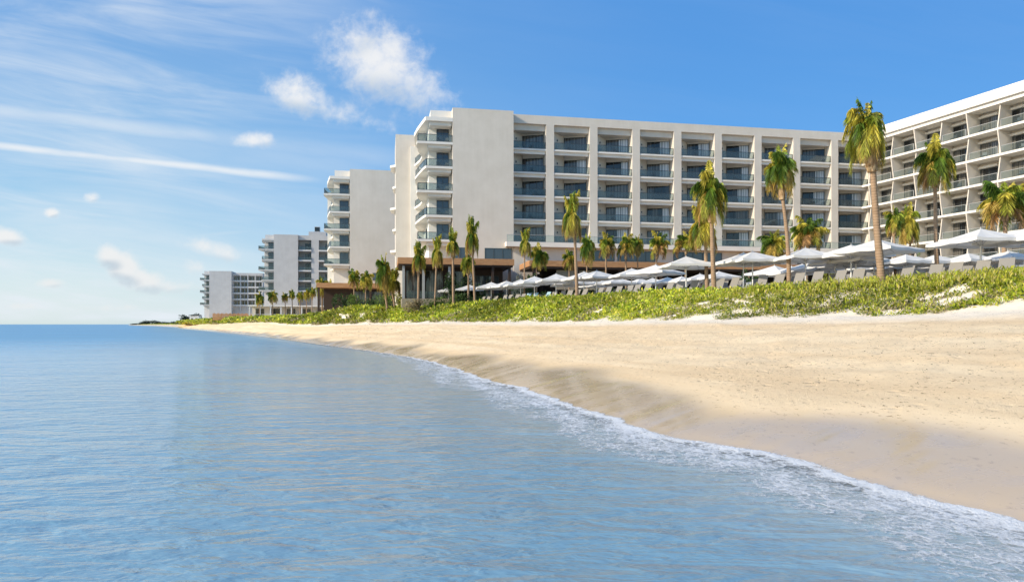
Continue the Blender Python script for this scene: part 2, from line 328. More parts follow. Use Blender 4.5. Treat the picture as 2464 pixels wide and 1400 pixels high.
# ------------------------------------------------------------------ mesh helpers
class MB:
    def __init__(s): s.v = []; s.f = []; s.m = []; s.sm = []; s.c = []
    def add(s, vs, fs, mi=0, sm=False, c=None):
        o = len(s.v); s.v += [tuple(p) for p in vs]
        for f in fs: s.f.append(tuple(i+o for i in f)); s.m.append(mi); s.sm.append(sm); s.c.append(c)
        return s
    def box(s, x0, x1, y0, y1, z0, z1, mi=0):
        return s.add([(x0,y0,z0),(x1,y0,z0),(x1,y1,z0),(x0,y1,z0),(x0,y0,z1),(x1,y0,z1),(x1,y1,z1),(x0,y1,z1)],
                     [(3,2,1,0),(4,5,6,7),(0,1,5,4),(1,2,6,5),(2,3,7,6),(3,0,4,7)], mi)
    def prism(s, poly, z0, z1, mi=0):
        a = sum(poly[i][0]*poly[(i+1) % len(poly)][1]-poly[(i+1) % len(poly)][0]*poly[i][1] for i in range(len(poly)))
        if a < 0: poly = poly[::-1]
        n = len(poly)
        return s.add([(x, y, z0) for x, y in poly]+[(x, y, z1) for x, y in poly],
                     [tuple(range(n))[::-1], tuple(range(n, 2*n))]+[(i, (i+1) % n, (i+1) % n+n, i+n) for i in range(n)], mi)
    def slab(s, p, q, th, z0, z1, mi=0):
        """upright panel from p to q (plan points)"""
        d = Vector((q[0]-p[0], q[1]-p[1])); n = Vector((-d.y, d.x)).normalized()*th/2
        return s.prism([(p[0]+n.x, p[1]+n.y), (q[0]+n.x, q[1]+n.y), (q[0]-n.x, q[1]-n.y), (p[0]-n.x, p[1]-n.y)], z0, z1, mi)
    def tube(s, pts, rad, n=8, mi=0, sm=True, caps=True):
        pts = [Vector(p) for p in pts]
        if not hasattr(rad, '__len__'): rad = [rad]*len(pts)
        vs = []; N = len(pts)
        for i, p in enumerate(pts):
            d = (pts[min(i+1, N-1)]-pts[max(i-1, 0)]).normalized()
            a = d.cross(Vector((0, 1, 0)) if abs(d.y) < .9 else Vector((1, 0, 0))).normalized(); b = d.cross(a)
            for k in range(n):
                t = 2*math.pi*k/n; vs.append(p+(a*math.cos(t)+b*math.sin(t))*rad[i])
        fs = [(i*n+k, i*n+(k+1) % n, (i+1)*n+(k+1) % n, (i+1)*n+k) for i in range(N-1) for k in range(n)]
        s.add(vs, fs, mi, sm)
        if caps: s.add(vs[:n], [tuple(range(n))], mi); s.add(vs[-n:], [tuple(range(n))[::-1]], mi)
        return s
    def build(s, name, mats, parent=None):
        if not isinstance(mats, (list, tuple)): mats = [mats]
        me = bpy.data.meshes.new(name); me.from_pydata(s.v, [], s.f)
        for m_ in mats: me.materials.append(m_)
        me.polygons.foreach_set('material_index', s.m); me.polygons.foreach_set('use_smooth', s.sm)
        if any(c is not None for c in s.c):
            ca = me.color_attributes.new('Col', 'FLOAT_COLOR', 'CORNER'); buf = []
            for f, c in zip(s.f, s.c):
                for _ in f: buf += [*(c or (.1, .2, .05)), 1]
            ca.data.foreach_set('color', buf)
        me.update()
        o = bpy.data.objects.new(name, me); col.objects.link(o); o.parent = parent
        return o
def tag(o, label=None, cat=None, group=None, kind=None):
    for k, v in (('label', label), ('category', cat), ('group', group), ('kind', kind)):
        if v: o[k] = v
    return o
def empty(name, loc, rz=0, label=None, cat=None, group=None):
    o = bpy.data.objects.new(name, None); col.objects.link(o); o.location = loc; o.rotation_euler = (0, 0, rz)
    return tag(o, label, cat, group)
def kids(o): return KIDS.get(o.name, [])
KIDS = {}
def freeze(o): KIDS[o.name] = [c for c in bpy.data.objects if c.parent == o]; [freeze(c) for c in KIDS[o.name]]
def copy_tree(o, parent=None):
    c = o.copy(); col.objects.link(c); c.parent = parent
    for ch in kids(o): copy_tree(ch, c)
    return c
def nth(n):
    return '%d%s' % (n, 'th' if 10 <= n % 100 <= 20 else {1: 'st', 2: 'nd', 3: 'rd'}.get(n % 10, 'th'))
def at(px, z_abs, py):
    """plan point at which something of absolute height z_abs shows at photo pixel (px,py)"""
    Y = (z_abs-EYE)*F/(780-py); return (px-1232)/F*Y, Y
def atY(px, Y): return (px-1232)/F*Y, Y

# ------------------------------------------------------------------ coast: shore, dune foot, dune crest
SH = np.array([(30,-60),(17,-30),(7.6,0),(5.10,6.8),(4.62,7.9),(4.28,9.0),(3.86,10.2),(3.45,11),(2.83,12.1),(2.25,13.5),(1.35,17),(.35,20.9),(-.74,23.8),
               (-2.14,28.8),(-4.2,36.1),(-6.4,41.6),(-10.4,50.5),(-19.5,68.4),(-36.4,102.6),(-60.8,149),(-88.6,200),(-150,310),(-231,469),(-420,800),(-739,1313),(-800,1420),(-700,2200)])
FT = np.array([(34,-50,2.3),(27,-15,2.3),(22.5,8,2.4),(20.8,15,2.45),(19.4,20,2.47),(18,24,2.47),(17.2,26.5,2.4),(15.6,29.5,2.3),(13.4,33,2.28),(10.9,37,2.25),
               (7,43,2.15),(2.15,52,2.16),(-5.3,66,2.2),(-17.8,88,2.1),(-32.9,112,1.85),(-45,135,1.95),(-53,152,2.5),(-73,190,2.5),(-99,235,2.1),(-137,300,1.9),(-205,445,1.7),(-395,790,1.4),(-722,1310,1.0),(-790,1410,.8),(-690,2200,.8)])
CR = np.array([(40,-45,4.1),(31,-10,4.1),(27.5,12,4.1),(25.8,20,4.1),(24.3,25,4.1),(22.5,30,4.12),(19.8,37,4.1),(14.8,43.5,4.07),(10.6,50,4.1),(4,62,4.15),(-5.4,79,4.0),
               (-12.7,90,3.9),(-17.8,97,4.0),(-24.2,107,4.5),(-31.6,120,3.9),(-40.5,137,3.3),(-54.8,162,3.3),(-77,202,3.4),(-113,262,3.4),(-193,400,3.3),(-240,490,3.3),(-380,820,3.0),(-700,1340,2.2),(-770,1440,1.6),(-680,2210,1.5)])
ST = np.array([(-55,-48,-43),(-30,-15,-10),(0,8,12),(6.8,15,20),(10.2,20,25),(13.5,25,31),(20.9,32,38),(28.8,41,48),(41.6,54,62),(68.4,82,88),(102,112,120),
               (149,150,160),(193,195,205),(300,300,310),(469,470,482),(800,800,820),(1313,1300,1340),(2200,2200,2210)], float)
def interp(tab, Y, c): return np.interp(Y, tab[:, 1], tab[:, c])
def fbm(x, y, s=1.0, o=3):
    return sum(mnoise.noise(Vector((x*s*2**k, y*s*2**k, 3.7*k)))/2**k for k in range(o))
NS = 560
par = np.concatenate([np.linspace(0, 2, 14, endpoint=False), np.linspace(2, 9, 400, endpoint=False), np.linspace(9, len(ST)-1, NS-414)])
across = np.concatenate([[-400, -60, -14, -7, -4, -2.6, -1.6, -1.0, -.6, -.3, -.12], np.linspace(0, 1, 74), np.linspace(1, 2, 22)[1:], [2.3, 3.2]])
def station(u):
    i = np.arange(len(ST)); return np.interp(u, i, ST[:, 0]), np.interp(u, i, ST[:, 1]), np.interp(u, i, ST[:, 2])
def ground_point(u, a):
    ys, yf, yc = station(u)
    S = np.array([float(interp(SH, ys, 0)), ys]); Fp = np.array([float(interp(FT, yf, 0)), yf]); Cp = np.array([float(interp(CR, yc, 0)), yc])
    zf = float(interp(FT, yf, 2)); zc = float(interp(CR, yc, 2))
    wob = 0
    if ys < 150: wob = .34*mnoise.noise(Vector((ys*.45, 0, 5)))+.24*mnoise.noise(Vector((ys*1.3, 0, 9)))+.07*mnoise.noise(Vector((ys*4, 0, 2)))
    dirv = Fp-S; L = np.linalg.norm(dirv); dirv /= L
    S = S+dirv*wob*(1 if ys > 20 else .8)
    if a < 0:
        if a > -20: p = S+dirv*a; z = -abs(a)**1.15*.085
        else: p = S+dirv*a; z = -3.0 if a > -100 else -9
        return p[0], p[1], z
    if a <= 1:
        p = S+(Fp-S)*a; z = zf*(.55*a+.45*a**.75 if a > 0 else 0)*1.0
        # smooth swash slope then lumpy dry sand
        k = min(1, max(0, (z-.55)/.5))
        z += k*(.055*fbm(p[0], p[1], .55)+.030*fbm(p[0]+9, p[1], 2.1, 2)+.05*fbm(p[0]*.2, p[1]*.05, 1.0))
        return p[0], p[1], z
    if a <= 2:
        t = a-1; p = Fp+(Cp-Fp)*t; s = t*t*(3-2*t)
        z = zf+(zc-zf)*(.35*t+.65*s)
        z += .055*fbm(p[0], p[1], .55)*(1-t)+.20*fbm(p[0], p[1], .35)*min(1, 4*t)*min(1, (2.05-a)*4)+.05*fbm(p[0]*.2, p[1]*.05, 1.0)*(1-t)
        return p[0], p[1], z
    p = Cp+dirv*(a-2)*np.array([1, 1])*(6 if a < 2.5 else 60)
    return p[0], p[1], (zc-.15) if a < 2.5 else 3.4
G = np.zeros((len(par), len(across), 3))
for i, u in enumerate(par):
    for j, a in enumerate(across): G[i, j] = ground_point(u, a)
def grid_mesh(name, G, material, attr=None, vals=None):
    n, k = G.shape[:2]
    idx = np.arange(n*k).reshape(n, k)
    q = np.stack([idx[:-1, :-1], idx[:-1, 1:], idx[1:, 1:], idx[1:, :-1]], -1).reshape(-1, 4)
    me = bpy.data.meshes.new(name); me.from_pydata(G.reshape(-1, 3).tolist(), [], q.tolist())
    me.polygons.foreach_set('use_smooth', [True]*len(me.polygons))
    if attr:
        at_ = me.attributes.new(attr, 'FLOAT', 'POINT'); at_.data.foreach_set('value', vals.reshape(-1).astype(np.float32))
    me.materials.append(material); me.update()
    o = bpy.data.objects.new(name, me); col.objects.link(o); return o
sand = grid_mesh('sand_beach', G, M['sand'], 'across', np.tile(across, (len(par), 1)))
tag(sand, 'pale golden sand beach sloping from the dune to the water', None, None, 'structure')
gnd = MB(); gnd.add([(-9000, -200, -9.2), (9000, -200, -9.2), (9000, 12000, -9.2), (-9000, 12000, -9.2)], [(0, 1, 2, 3)])
tag(gnd.build('seabed', M['sand']), kind='structure')

# the sea: depth is stored so that it clears up towards the shore
def build_sea():
    us = np.concatenate([np.linspace(0, 2, 20, endpoint=False), np.linspace(2, 9, 220, endpoint=False), np.linspace(9, len(ST)-1, 90)])
    ac = np.array([1.2, .5, .2, 0, -.1, -.25, -.5, -.9, -1.5, -2.5, -4, -7, -13, -30, -80, -300, -1500, -9000.])
    W = np.zeros((len(us), len(ac), 3)); D = np.zeros((len(us), len(ac)))
    for i, u in enumerate(us):
        ys, yf, _ = station(u); S = np.array([float(interp(SH, ys, 0)), ys])
        for j, a in enumerate(ac):
            far = min(1, max(0, (-a-1)/30))
            d = np.array([1., .0])*(1-0)+np.array([0, .45])
            d = d/np.linalg.norm(d)
            if a < -10: d = np.array([1., 0])
            p = S+d*a; W[i, j] = (p[0], p[1], 0); D[i, j] = max(0, -a*.16)
    # squeeze so that nothing reaches behind: fill out to the horizon with an extra row
    last = W[-1].copy(); last[:, 1] = 12000; last[:, 0] = np.minimum(last[:, 0]-2000, 9000); last[0, 0] = 9000
    W = np.concatenate([W, last[None]]); D = np.concatenate([D, np.full((1, len(ac)), 5.)])
    o = grid_mesh('sea', W[::-1], M['water'], 'depth', D[::-1])
    return tag(o, 'calm rippled blue sea', None, None, 'structure')
build_sea()

def build_foam():
    us = np.linspace(2.2, 9.2, 900); ac = np.concatenate([np.linspace(.05, -.3, 8), np.linspace(-.38, -4.2, 46)])
    W = np.zeros((len(us), len(ac), 3)); A = np.zeros((len(us), len(ac)))
    for i, u in enumerate(us):
        ys, yf, _ = station(u)
        Fp = np.array([float(interp(FT, yf, 0)), yf]); S = np.array([float(interp(SH, ys, 0)), ys]); L = np.linalg.norm(Fp-S); dv = (Fp-S)/L
        width = np.interp(ys, [0, 7, 10, 14, 21, 30, 45, 70], [2.3, 2.2, 2.1, 2.1, 2.4, 2.8, 1.8, .9])*(1+.22*mnoise.noise(Vector((ys*.7, 3, 0))))
        swash = .13+.10*mnoise.noise(Vector((ys*.9, 8, 1)))+.06*mnoise.noise(Vector((ys*3, 8, 1)))
        for j, a in enumerate(ac):
            g = ground_point(u, a if a < 0 else 0)
            if a >= 0: p = np.array(g[:2])+dv*(a*3*swash/.15); z = .5*a*.16*swash/.13+.004
            else: p = np.array(g[:2]); z = 0
            t = max(0, -a)/width
            bead = math.exp(-((t-.02)/.06)**2)
            W[i, j] = (p[0], p[1], max(z, 0)+.008+.02*bead+.010*max(0, 1-t)*abs(mnoise.noise(Vector((p[0]*6, p[1]*6, 0)))))
            prof = max(0, 1-t**2.2)*(.47+.10*math.sin(t*11+ys))+.30*bead
            if a >= 0: prof = .75 if a < .03 else 0
            A[i, j] = prof*np.interp(ys, [0, 30, 45, 75], [1, .85, .5, .0])
    o = grid_mesh('sea_foam', W[:, ::-1][::-1], M['foam'], 'foam', A[:, ::-1][::-1])
    return tag(o, 'white lacy foam along the edge of the water', 'foam', None, 'stuff')
build_foam()

# paved terrace behind the dune
def build_terrace():
    ys = list(range(-20, 95, 4)); m = MB(); P0 = [(float(interp(CR, y, 0))+1.2, y) for y in ys]
    n = len(P0); vs = [(x, y, 4.15) for x, y in P0]+[(130, y+1, 4.15) for x, y in P0]+[(x, y, 3.2) for x, y in P0]
    fs = [(i, i+n, i+1+n, i+1) for i in range(n-1)]+[(i+1, i+1+2*n, i+2*n, i) for i in range(n-1)]
    m.add(vs, fs); m.add([(P0[-1][0], 93, 4.15), (130, 93, 4.15), (160, 190, 4.15), (-28, 122, 4.15)], [(0, 1, 2, 3)])
    return tag(m.build('terrace', M['deck']), 'pool terrace paving behind the dune', None, None, 'structure')
build_terrace()
lawn = MB(); lawn.add([(-28, 121, 3.5), (60, 124, 3.5), (200, 600, 3.5), (-150, 420, 3.3), (-60, 175, 3.3)], [(0, 1, 2, 3, 4)])
tag(lawn.build('ground', M['sand']), kind='structure')
hl = MB(); 
pts = [(-235,500),(-395,850),(-715,1350),(-775,1445),(-500,1500),(200,700)]
hl.prism(pts, -.5, 2.2); tag(hl.build('headland', M['sand']), kind='structure')

# ------------------------------------------------------------------ hotel pieces
FH = 3.53; L0 = 10.13; LV = [L0+FH*k for k in range(5)]; HEAD = 27.05; TOP = 29.25
WINN = [0]
def window(parent, p, q, z0, z1, inward=(0, 1), div=2, frame_m='dark_metal', pane_m='glass', th=.12, white=0):
    """glazed door between plan points p and q; frame with its pane as a child"""
    m = MB(); d = Vector((q[0]-p[0], q[1]-p[1])); L = d.length; d.normalize(); n = Vector((-d.y, d.x))
    if n.dot(Vector(inward)) < 0: n = -n
    def seg(a, b, z0_, z1_, t0, t1, mb=m):
        A = Vector(p)+d*a; B = Vector(p)+d*b
        mb.prism([tuple(A+n*t0), tuple(B+n*t0), tuple(B+n*t1), tuple(A+n*t1)], z0_, z1_)
    seg(0, L, z1-.07, z1, -.05, .06); seg(0, L, z0, z0+.06, -.05, .06)
    seg(0, .06, z0+.06, z1-.07, -.05, .06); seg(L-.06, L, z0+.06, z1-.07, -.05, .06)
    for k in range(1, div): seg(L*k/div-.035, L*k/div+.035, z0+.06, z1-.07, -.05, .05)
    f = m.build('window', M[frame_m], parent)
    g = MB(); seg(.03, L*(1-white)-.03*(white == 0), z0+.03, z1-.03, .0, .04, g); g.build('pane', M[pane_m], f)
    if white: g = MB(); seg(L*(1-white), L-.03, z0+.03, z1-.03, .0, .04, g); g.build('curtained_pane', M['glass_curtain'], f)
    return f
def railing(parent, pts, z, glass='rail_glass', posts=True, name='railing', rail_m='dark_metal'):
    r = MB(); g = MB()
    for p, q in zip(pts[:-1], pts[1:]):
        r.slab(p, q, .06, z+1.0, z+1.06); r.slab(p, q, .05, z+.02, z+.07)
        g.slab(p, q, .02, z+.07, z+1.0)
    for p in pts: r.box(p[0]-.035, p[0]+.035, p[1]-.035, p[1]+.035, z, z+1.0)
    o = r.build(name, M[rail_m], parent); g.build('glass_panel', M[glass], o); return o
def end_block(root, bw, plaster='plaster', detail=True, right=0.0, levels=LV, rear=True, y0=-1.3):
    """blank end wall with a stack of wave-edged corner balconies on its left"""
    PW = M['plaster_white'] if plaster == 'plaster' else M['plaster_far_slab']
    w = MB(); w.box(right-bw, right, y0, 14, 0, TOP+.05)
    w.build('end_wall', M[plaster], root); X = right-bw
    w = MB(); w.box(X-3.3, X, 1.2, 14, 0, 27.25)
    w.box(X-3.1, X, .5, 14, 27.8, TOP+.05)
    w.box(X-5.6, X-3.3, 13.5, 14, 0, 27.25)
    w.build('balcony_wall', PW, root)
    if rear:
        r = MB(); r.box(X-8, X-3.3, 14.0, 24, 0, TOP-.05); r.build('rear_wall', M[plaster], root)
        for k, z in enumerate(levels):
            s = MB(); o = .5 if k % 2 else .9
            s.prism([(X-8, 14.3), (X-8-o, 15.2), (X-8-o*.8, 18), (X-8, 20)], z-.35, z); s.build('balcony_slab', PW, root)
    for k, z in enumerate(list(levels)+[27.8]):
        even = (len(levels)-1-k) % 2 == 1 or k == len(levels)
        if even: poly = [(X+.02, y0), (X-3.9, y0), (X-4.2, y0+1.4), (X-4.75, 4.0), (X-5.1, 7), (X-4.9, 10), (X-4.4, 13.5)]
        else: poly = [(X+.02, y0), (X-5.1, y0), (X-5.15, y0+1.4), (X-4.7, 4.0), (X-4.0, 7), (X-4.2, 10), (X-4.9, 13.5)]
        if k == len(levels):
            poly = [(X, y0), (X-3.9, y0), (X-4.3, 1), (X-4.9, 5), (X-5.2, 8), (X-5.0, 11), (X-4.7, 14)]
            s = MB(); s.prism(poly+[(X, 14)], 27.25, 27.8); s.build('roof_slab', PW, root)
            s = MB(); s.box(X-3.3, X-.1, y0+.5, 1.2, 26.75, 27.25); s.build('roof_beam', PW, root)
            continue
        s = MB(); s.prism(poly+[(X-3.3, 13.5), (X-3.3, 1.2), (X, 1.2)], z-.34, z)
        s.build('balcony_slab', PW, root)
        s = MB(); s.box(X-3.5, X-.15, y0+.5, 1.2, z-.80, z-.34); s.build('slab_beam', PW, root)
        if z-4 < L0-FH+.1 and not detail: pass
        rp = [(X-.05, y0+.1)]+[(x+.12, y+(.1 if i == 0 else 0)) for i, (x, y) in enumerate(poly[1:])]
        railing(root, rp, z, 'rail_glass')
        window(root, (X-2.15, 1.14), (X-.35, 1.14), z, z+2.55, div=2, pane_m='glass_blue')
        window(root, (X-3.36, 5.0), (X-3.36, 7.2), z, z+2.4, inward=(1, 0), div=2)
def bay_rows(root, bays, levels, depth=3.4, detail=True, glass='rail_glass'):
    for x0, x1 in bays:
        jog = x0+(x1-x0)*.42
        w = MB(); w.prism([(x0, depth), (x0, .9), (jog-.06, depth-.4), (jog-.06, depth)], L0, HEAD+.9)
        w.build('bay_wall', M['plaster_beige'], root)
        for z in levels:
            s = MB(); s.box(x0, x1, .06, depth, z-.26, z); s.box(x0+.04, x1-.04, .40, .75, z-.74, z-.26)
            s.build('balcony_slab', M['plaster_white'], root)
            rc = random.Random(x0*7+z)
            window(root, (jog, depth-.42), (x1-.05, 1.75), z, z+2.62, div=3, white=(rc.choice([.5, .42, .55, .3]) if (x0 > 11 or rc.random() < .25) and rc.random() < .85 else 0))
            h = MB(); h.slab((jog, depth-.36), (x1, 1.82), .22, z+2.62, z+3.26 if z < levels[-1] else HEAD+.2); h.build('window_header', M['plaster_beige'], root)
            railing(root, [(x0+.03, .16), (x1-.03, .16)], z, glass)
            if detail:
                lm = MB(); lm.box(x0+.85, x0+1.0, 1.62, 1.80, z+1.7, z+1.95); lm.build('wall_lamp', M['dark_metal'], root)
def rot_of(dx, dy): return math.atan2(dy, dx)

def build_main():
    root = empty('hotel_building', (0, 102, 4.15), rot_of(.984, .179),
                 'long white six storey hotel block with a grid of recessed glass balconies', 'hotel', 'beachfront hotel blocks')
    XE = 61.6; D = 3.4
    piers = [5.85+6.83*k for k in range(9)]
    w = MB(); w.box(0, XE, D, 16, 0, TOP-.1); w.build('wall', M['plaster'], root)
    w = MB(); w.box(0, XE, 0, D, 27.95, TOP); w.box(0.02, XE, .55, D, HEAD, 27.95); w.build('roof_parapet', M['plaster'], root)
    for x in piers:
        p = MB(); p.box(x-.62, x+.62, 0, .55, L0, 27.95); p.box(x-.62, x+.62, .55, D, L0, HEAD); p.build('pier', M['plaster'], root)
    edges = [0.02]+[e for x in piers for e in (x-.62, x+.62)]+[XE]
    bays = [(edges[i], edges[i+1]) for i in range(0, 18, 2)]
    bay_rows(root, bays, LV)
    # podium storey with its terrace
    p = MB(); p.box(0, XE, -1.4, D-.02, 0, 9.2); p.build('podium_wall', M['plaster'], root)
    p = MB(); p.prism([(-1.3, -2.6), (XE-2.3, -2.6), (XE-2.3, -1.31), (-1.3, -1.31)], 9.2, L0-.26); p.box(0, XE, -1.31, .06, 9.2, L0-.3)
    p.build('podium_slab', M['plaster_white'], root)
    railing(root, [(-1.2, -2.5), (12, -2.5), (25, -2.5), (38, -2.5), (50, -2.5), (XE-2.4, -2.5)], L0-.26, 'rail_frost', name='terrace_railing', rail_m='grey_metal')
    for a, b, n in [(11.5, 15.5, 2), (16, 22, 4), (25, 33, 5), (36, 43, 4), (46, 54, 5)]:
        window(root, (a, -1.45), (b, -1.45), 7.4, 8.95, div=n, pane_m='glass_blue')
    window(root, (3, -1.45), (52, -1.45), .3, 5.3, div=16, pane_m='glass')
    end_block(root, 9, right=0)
    window(root, (-4.3, -1.36), (-.3, -1.36), 7.3, 9.0, div=3, pane_m='glass_blue')
    window(root, (-10+1.1, -1.36), (-6.9, -1.36), 7.3, 9.0, div=2, pane_m='glass_blue')
    # rooftop clutter
    r = MB(); r.box(30, 33, 8, 11, TOP-.1, TOP+.9); r.build('roof_unit', M['grey_metal'], root)
    return root
main = build_main()

def build_wing():
    root = empty('hotel_wing', (58.8, 110, 4.15), rot_of(.3386, -.9409),
                 'sunlit white hotel wing at the right edge with thin wavy fins and pale glass balconies', 'hotel', 'beachfront hotel blocks')
    fins = [-1.4, 2.82, 6.84, 11.05, 15.07, 19.46, 23.6, 27.8, 32.0, 36.2, 40.4]
    XA, XB = -3.2, 40.6; D = 2.5
    lv = [L0+FH*k for k in range(-2, 5)]
    w = MB(); w.box(XA, XB, D, 16, 0, TOP-.2); w.build('wall', M['plaster'], root)
    w = MB(); w.box(XA, XB, -.55, D+1, 27.95, TOP+.1); w.box(XA, XB, -.15, D, HEAD+.35, 27.95); w.build('roof_fascia', M['plaster_white'], root)
    nf = len(fins)
    for z in lv:
        s = MB(); s.box(XA, XB, -.12, D, z-.30, z); s.build('balcony_slab', M['plaster_white'], root)
    for i, x in enumerate(fins):
        f = MB()
        for k, z in enumerate(lv):
            zt = (z+FH-.30) if k < len(lv)-1 else HEAD+.35
            a, b = (-.12, .22) if (k+i) % 2 else (.22, -.12)
            sh_ = .07*((k+i) % 2*2-1)
            f.add([(x-.07-sh_, a, z), (x+.07-sh_, a, z), (x+.09, D, z), (x-.09, D, z), (x-.07+sh_, b, zt), (x+.07+sh_, b, zt), (x+.09, D, zt), (x-.09, D, zt)],
                  [(3,2,1,0),(4,5,6,7),(0,1,5,4),(1,2,6,5),(2,3,7,6),(3,0,4,7)])
        f.build('fin', M['plaster'], root)
    for i in range(nf-1):
        x0, x1 = fins[i], fins[i+1]
        for k, z in enumerate(lv):
            wx = x0+.16
            window(root, (wx, D-.06), (wx+2.5, D-.06), z, z+2.45, div=2)
            v = MB(); v.box(wx-.1, wx+2.6, D-.45, D-.002, z+2.5, z+2.8); v.build('valance', M['plaster_white'], root)
            off = .1 if (k+i) % 2 else .5
            railing(root, [(x0+.25, .10), (x1-.25, .10)], z, 'rail_frost', rail_m='grey_metal')
    return root
wing = build_wing()

def build_block2():
    root = empty('hotel_building', (-19.2, 141.5, 4.0), rot_of(.984, .179),
                 'white hotel block left of the main block with one tall blank wall', 'hotel', 'beachfront hotel blocks')
    end_block(root, 14, right=0, rear=False)
    p = MB(); p.box(-20, -3, -6.5, -1.31, 5.1, 6.0); p.build('canopy', M['wood'], root)
    for x in (-19.8, -10, -4): p = MB(); p.box(x, x+.4, -6.3, -5.9, 0, 5.1); p.build('column', M['dark_wood'], root)
    window(root, (-13.2, -2.4), (-4, -2.4), .2, 4.6, div=6, pane_m='glass_blue')
    p = MB(); p.box(-19, -13.3, -2.4, -1.32, 0, 5.1); p.box(-13.3, -3.5, -2.3, -1.32, 0, 5.1); p.build('podium_wall', M['dark_wood'], root)
    window(root, (-9.5, -1.36), (-5.5, -1.36), 6.9, 8.4, div=2, pane_m='glass_blue')
    return root
build_block2()
def build_block3():
    root = empty('hotel_building', (-74.3, 237.4, 3.6), rot_of(.984, .179),
                 'grey white hotel block in the distance with a small rooftop plant room', 'hotel', 'beachfront hotel blocks')
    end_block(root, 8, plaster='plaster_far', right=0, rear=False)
    w = MB(); w.box(0, 16, 2.6, 16, 0, TOP-.2); w.box(0, 16, -.6, 2.6, HEAD+.6, TOP); w.box(4.4, 6.9, -.6, 2.6, 0, HEAD+.6); w.box(12, 16, -.6, 2.6, 0, HEAD+.6); w.build('wall', M['plaster_far'], root)
    for x0, x1 in ((.02, 4.4), (6.9, 12)):
        for z in LV:
            s = MB(); s.box(x0, x1, -.9, 2.6, z-.5, z); s.build('balcony_slab', M['plaster_far_slab'], root)
            window(root, (x0+2.0, 2.54), (x1-.2, 2.54), z, z+2.5, div=2)
            railing(root, [(x0+.05, -.8), (x1-.05, -.8)], z)
    r = MB(); r.box(3, 9, 4, 9, TOP-.2, 31.2); r.box(5, 6.8, 4, 6, 31.2, 33); r.build('plant_room', M['plaster_far'], root)
    window(root, (5.1, 3.96), (6.7, 3.96), 31.4, 32.8, div=1)
build_block3()
def build_block4():
    root = empty('hotel_building', (-161.7, 394, 3.2), rot_of(.984, .179),
                 'farthest hotel block with a blank wall and dark window rows', 'hotel', 'beachfront hotel blocks')
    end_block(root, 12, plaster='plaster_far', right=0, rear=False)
    w = MB(); w.box(0, 16.5, 3.0, 14, 0, TOP-.6)
    for x in (0, 4.1, 8.2, 12.3, 16.2): w.box(x+.01, x+.5, 1.2, 3.0, L0-FH, HEAD)
    w.box(0.01, 16.7, 1.2, 3.0, HEAD, TOP-.8); w.build('wall', M['plaster_far'], root)
    for z in LV:
        s = MB(); s.box(.01, 16.7, 1.0, 3.0, z-.8, z); s.build('balcony_slab', M['plaster_far_slab'], root)
        for x in (0, 4.1, 8.2, 12.3):
            window(root, (x+.8, 2.94), (x+2.1, 2.94), z, z+2.3, div=1, pane_m='glass'); window(root, (x+2.5, 2.94), (x+3.9, 2.94), z, z+2.3, div=1, pane_m='glass')
build_block4()

# ------------------------------------------------------------------ pavilions with wood-clad canopies in front of the main block
UX, UY = .984, .179
def loc(x, y): return (x*UX-y*UY, 102+x*UY+y*UX)
def pavilion_left():
    ox, oy = loc(-17, -10.5); root = empty('pavilion', (ox, oy, 4.15), rot_of(UX, UY), 'restaurant pavilion with a flat wood clad canopy left of centre', 'pavilion')
    W, Dp = 15.4, 9.1
    m = MB(); m.box(0, W, 0, Dp, 5.72, 6.55); m.build('canopy', M['wood'], root)
    m = MB(); m.box(.15, W-.15, .15, Dp, 5.5, 5.72); m.build('soffit', M['dark_wood'], root)
    for x in (.6, 3.2, 6.6, 9.4, 12.4, 14.7):
        c = MB(); c.box(x, x+.32, .4, .72, 1.2 if x < 9 else 0, 5.5); c.build('column', M['dark_wood' if x > 12 else 'grey_metal'], root)
    m = MB(); m.box(.5, 8.8, .0, 4.5, 0, 1.2); m.build('plinth', M['stone'], root)
    m = MB(); m.box(0.8, W-.8, 4.6, Dp, 0, 5.5); m.build('wall', M['dark_wood'], root)
    window(root, (1.2, 4.5), (6.2, 4.5), 1.3, 5.2, div=4); window(root, (6.8, 4.5), (9.2, 4.5), .2, 5.2, div=2, pane_m='glass'); window(root, (10, 4.5), (14, 4.5), .2, 4.6, div=4, pane_m='glass_blue')
    m = MB(); m.box(1.2, 6, .7, .76, 1.3, 2.2); m.build('balustrade', M['rail_glass'], root)
pavilion_left()
def pavilion_right():
    ox, oy = loc(.6, -9.9); root = empty('pavilion', (ox, oy, 4.15), rot_of(UX, UY), 'long low bar pavilion with an orange wood fascia below the balconies', 'pavilion')
    W, Dp = 50, 7.2
    m = MB(); m.box(0, W, 0, Dp, 5.72, 6.5); m.build('canopy', M['wood'], root)
    m = MB(); m.box(.1, W-.1, .12, Dp, 5.45, 5.72); m.build('soffit', M['dark_wood'], root)
    for x in np.arange(.6, W, 6.1):
        c = MB(); c.box(x, x+.4, .5, .9, 0, 5.45); c.build('column', M['dark_wood'], root)
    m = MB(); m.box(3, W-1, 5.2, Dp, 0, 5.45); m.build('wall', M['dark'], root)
    m = MB(); m.box(4, 11, .8, 1.2, 2.6, 5.3); m.build('screen', M['stone'], root)
    m = MB(); m.box(14, 30, 2.4, 3.2, 0, 1.15); m.build('bar_counter', M['wood'], root)
pavilion_right()

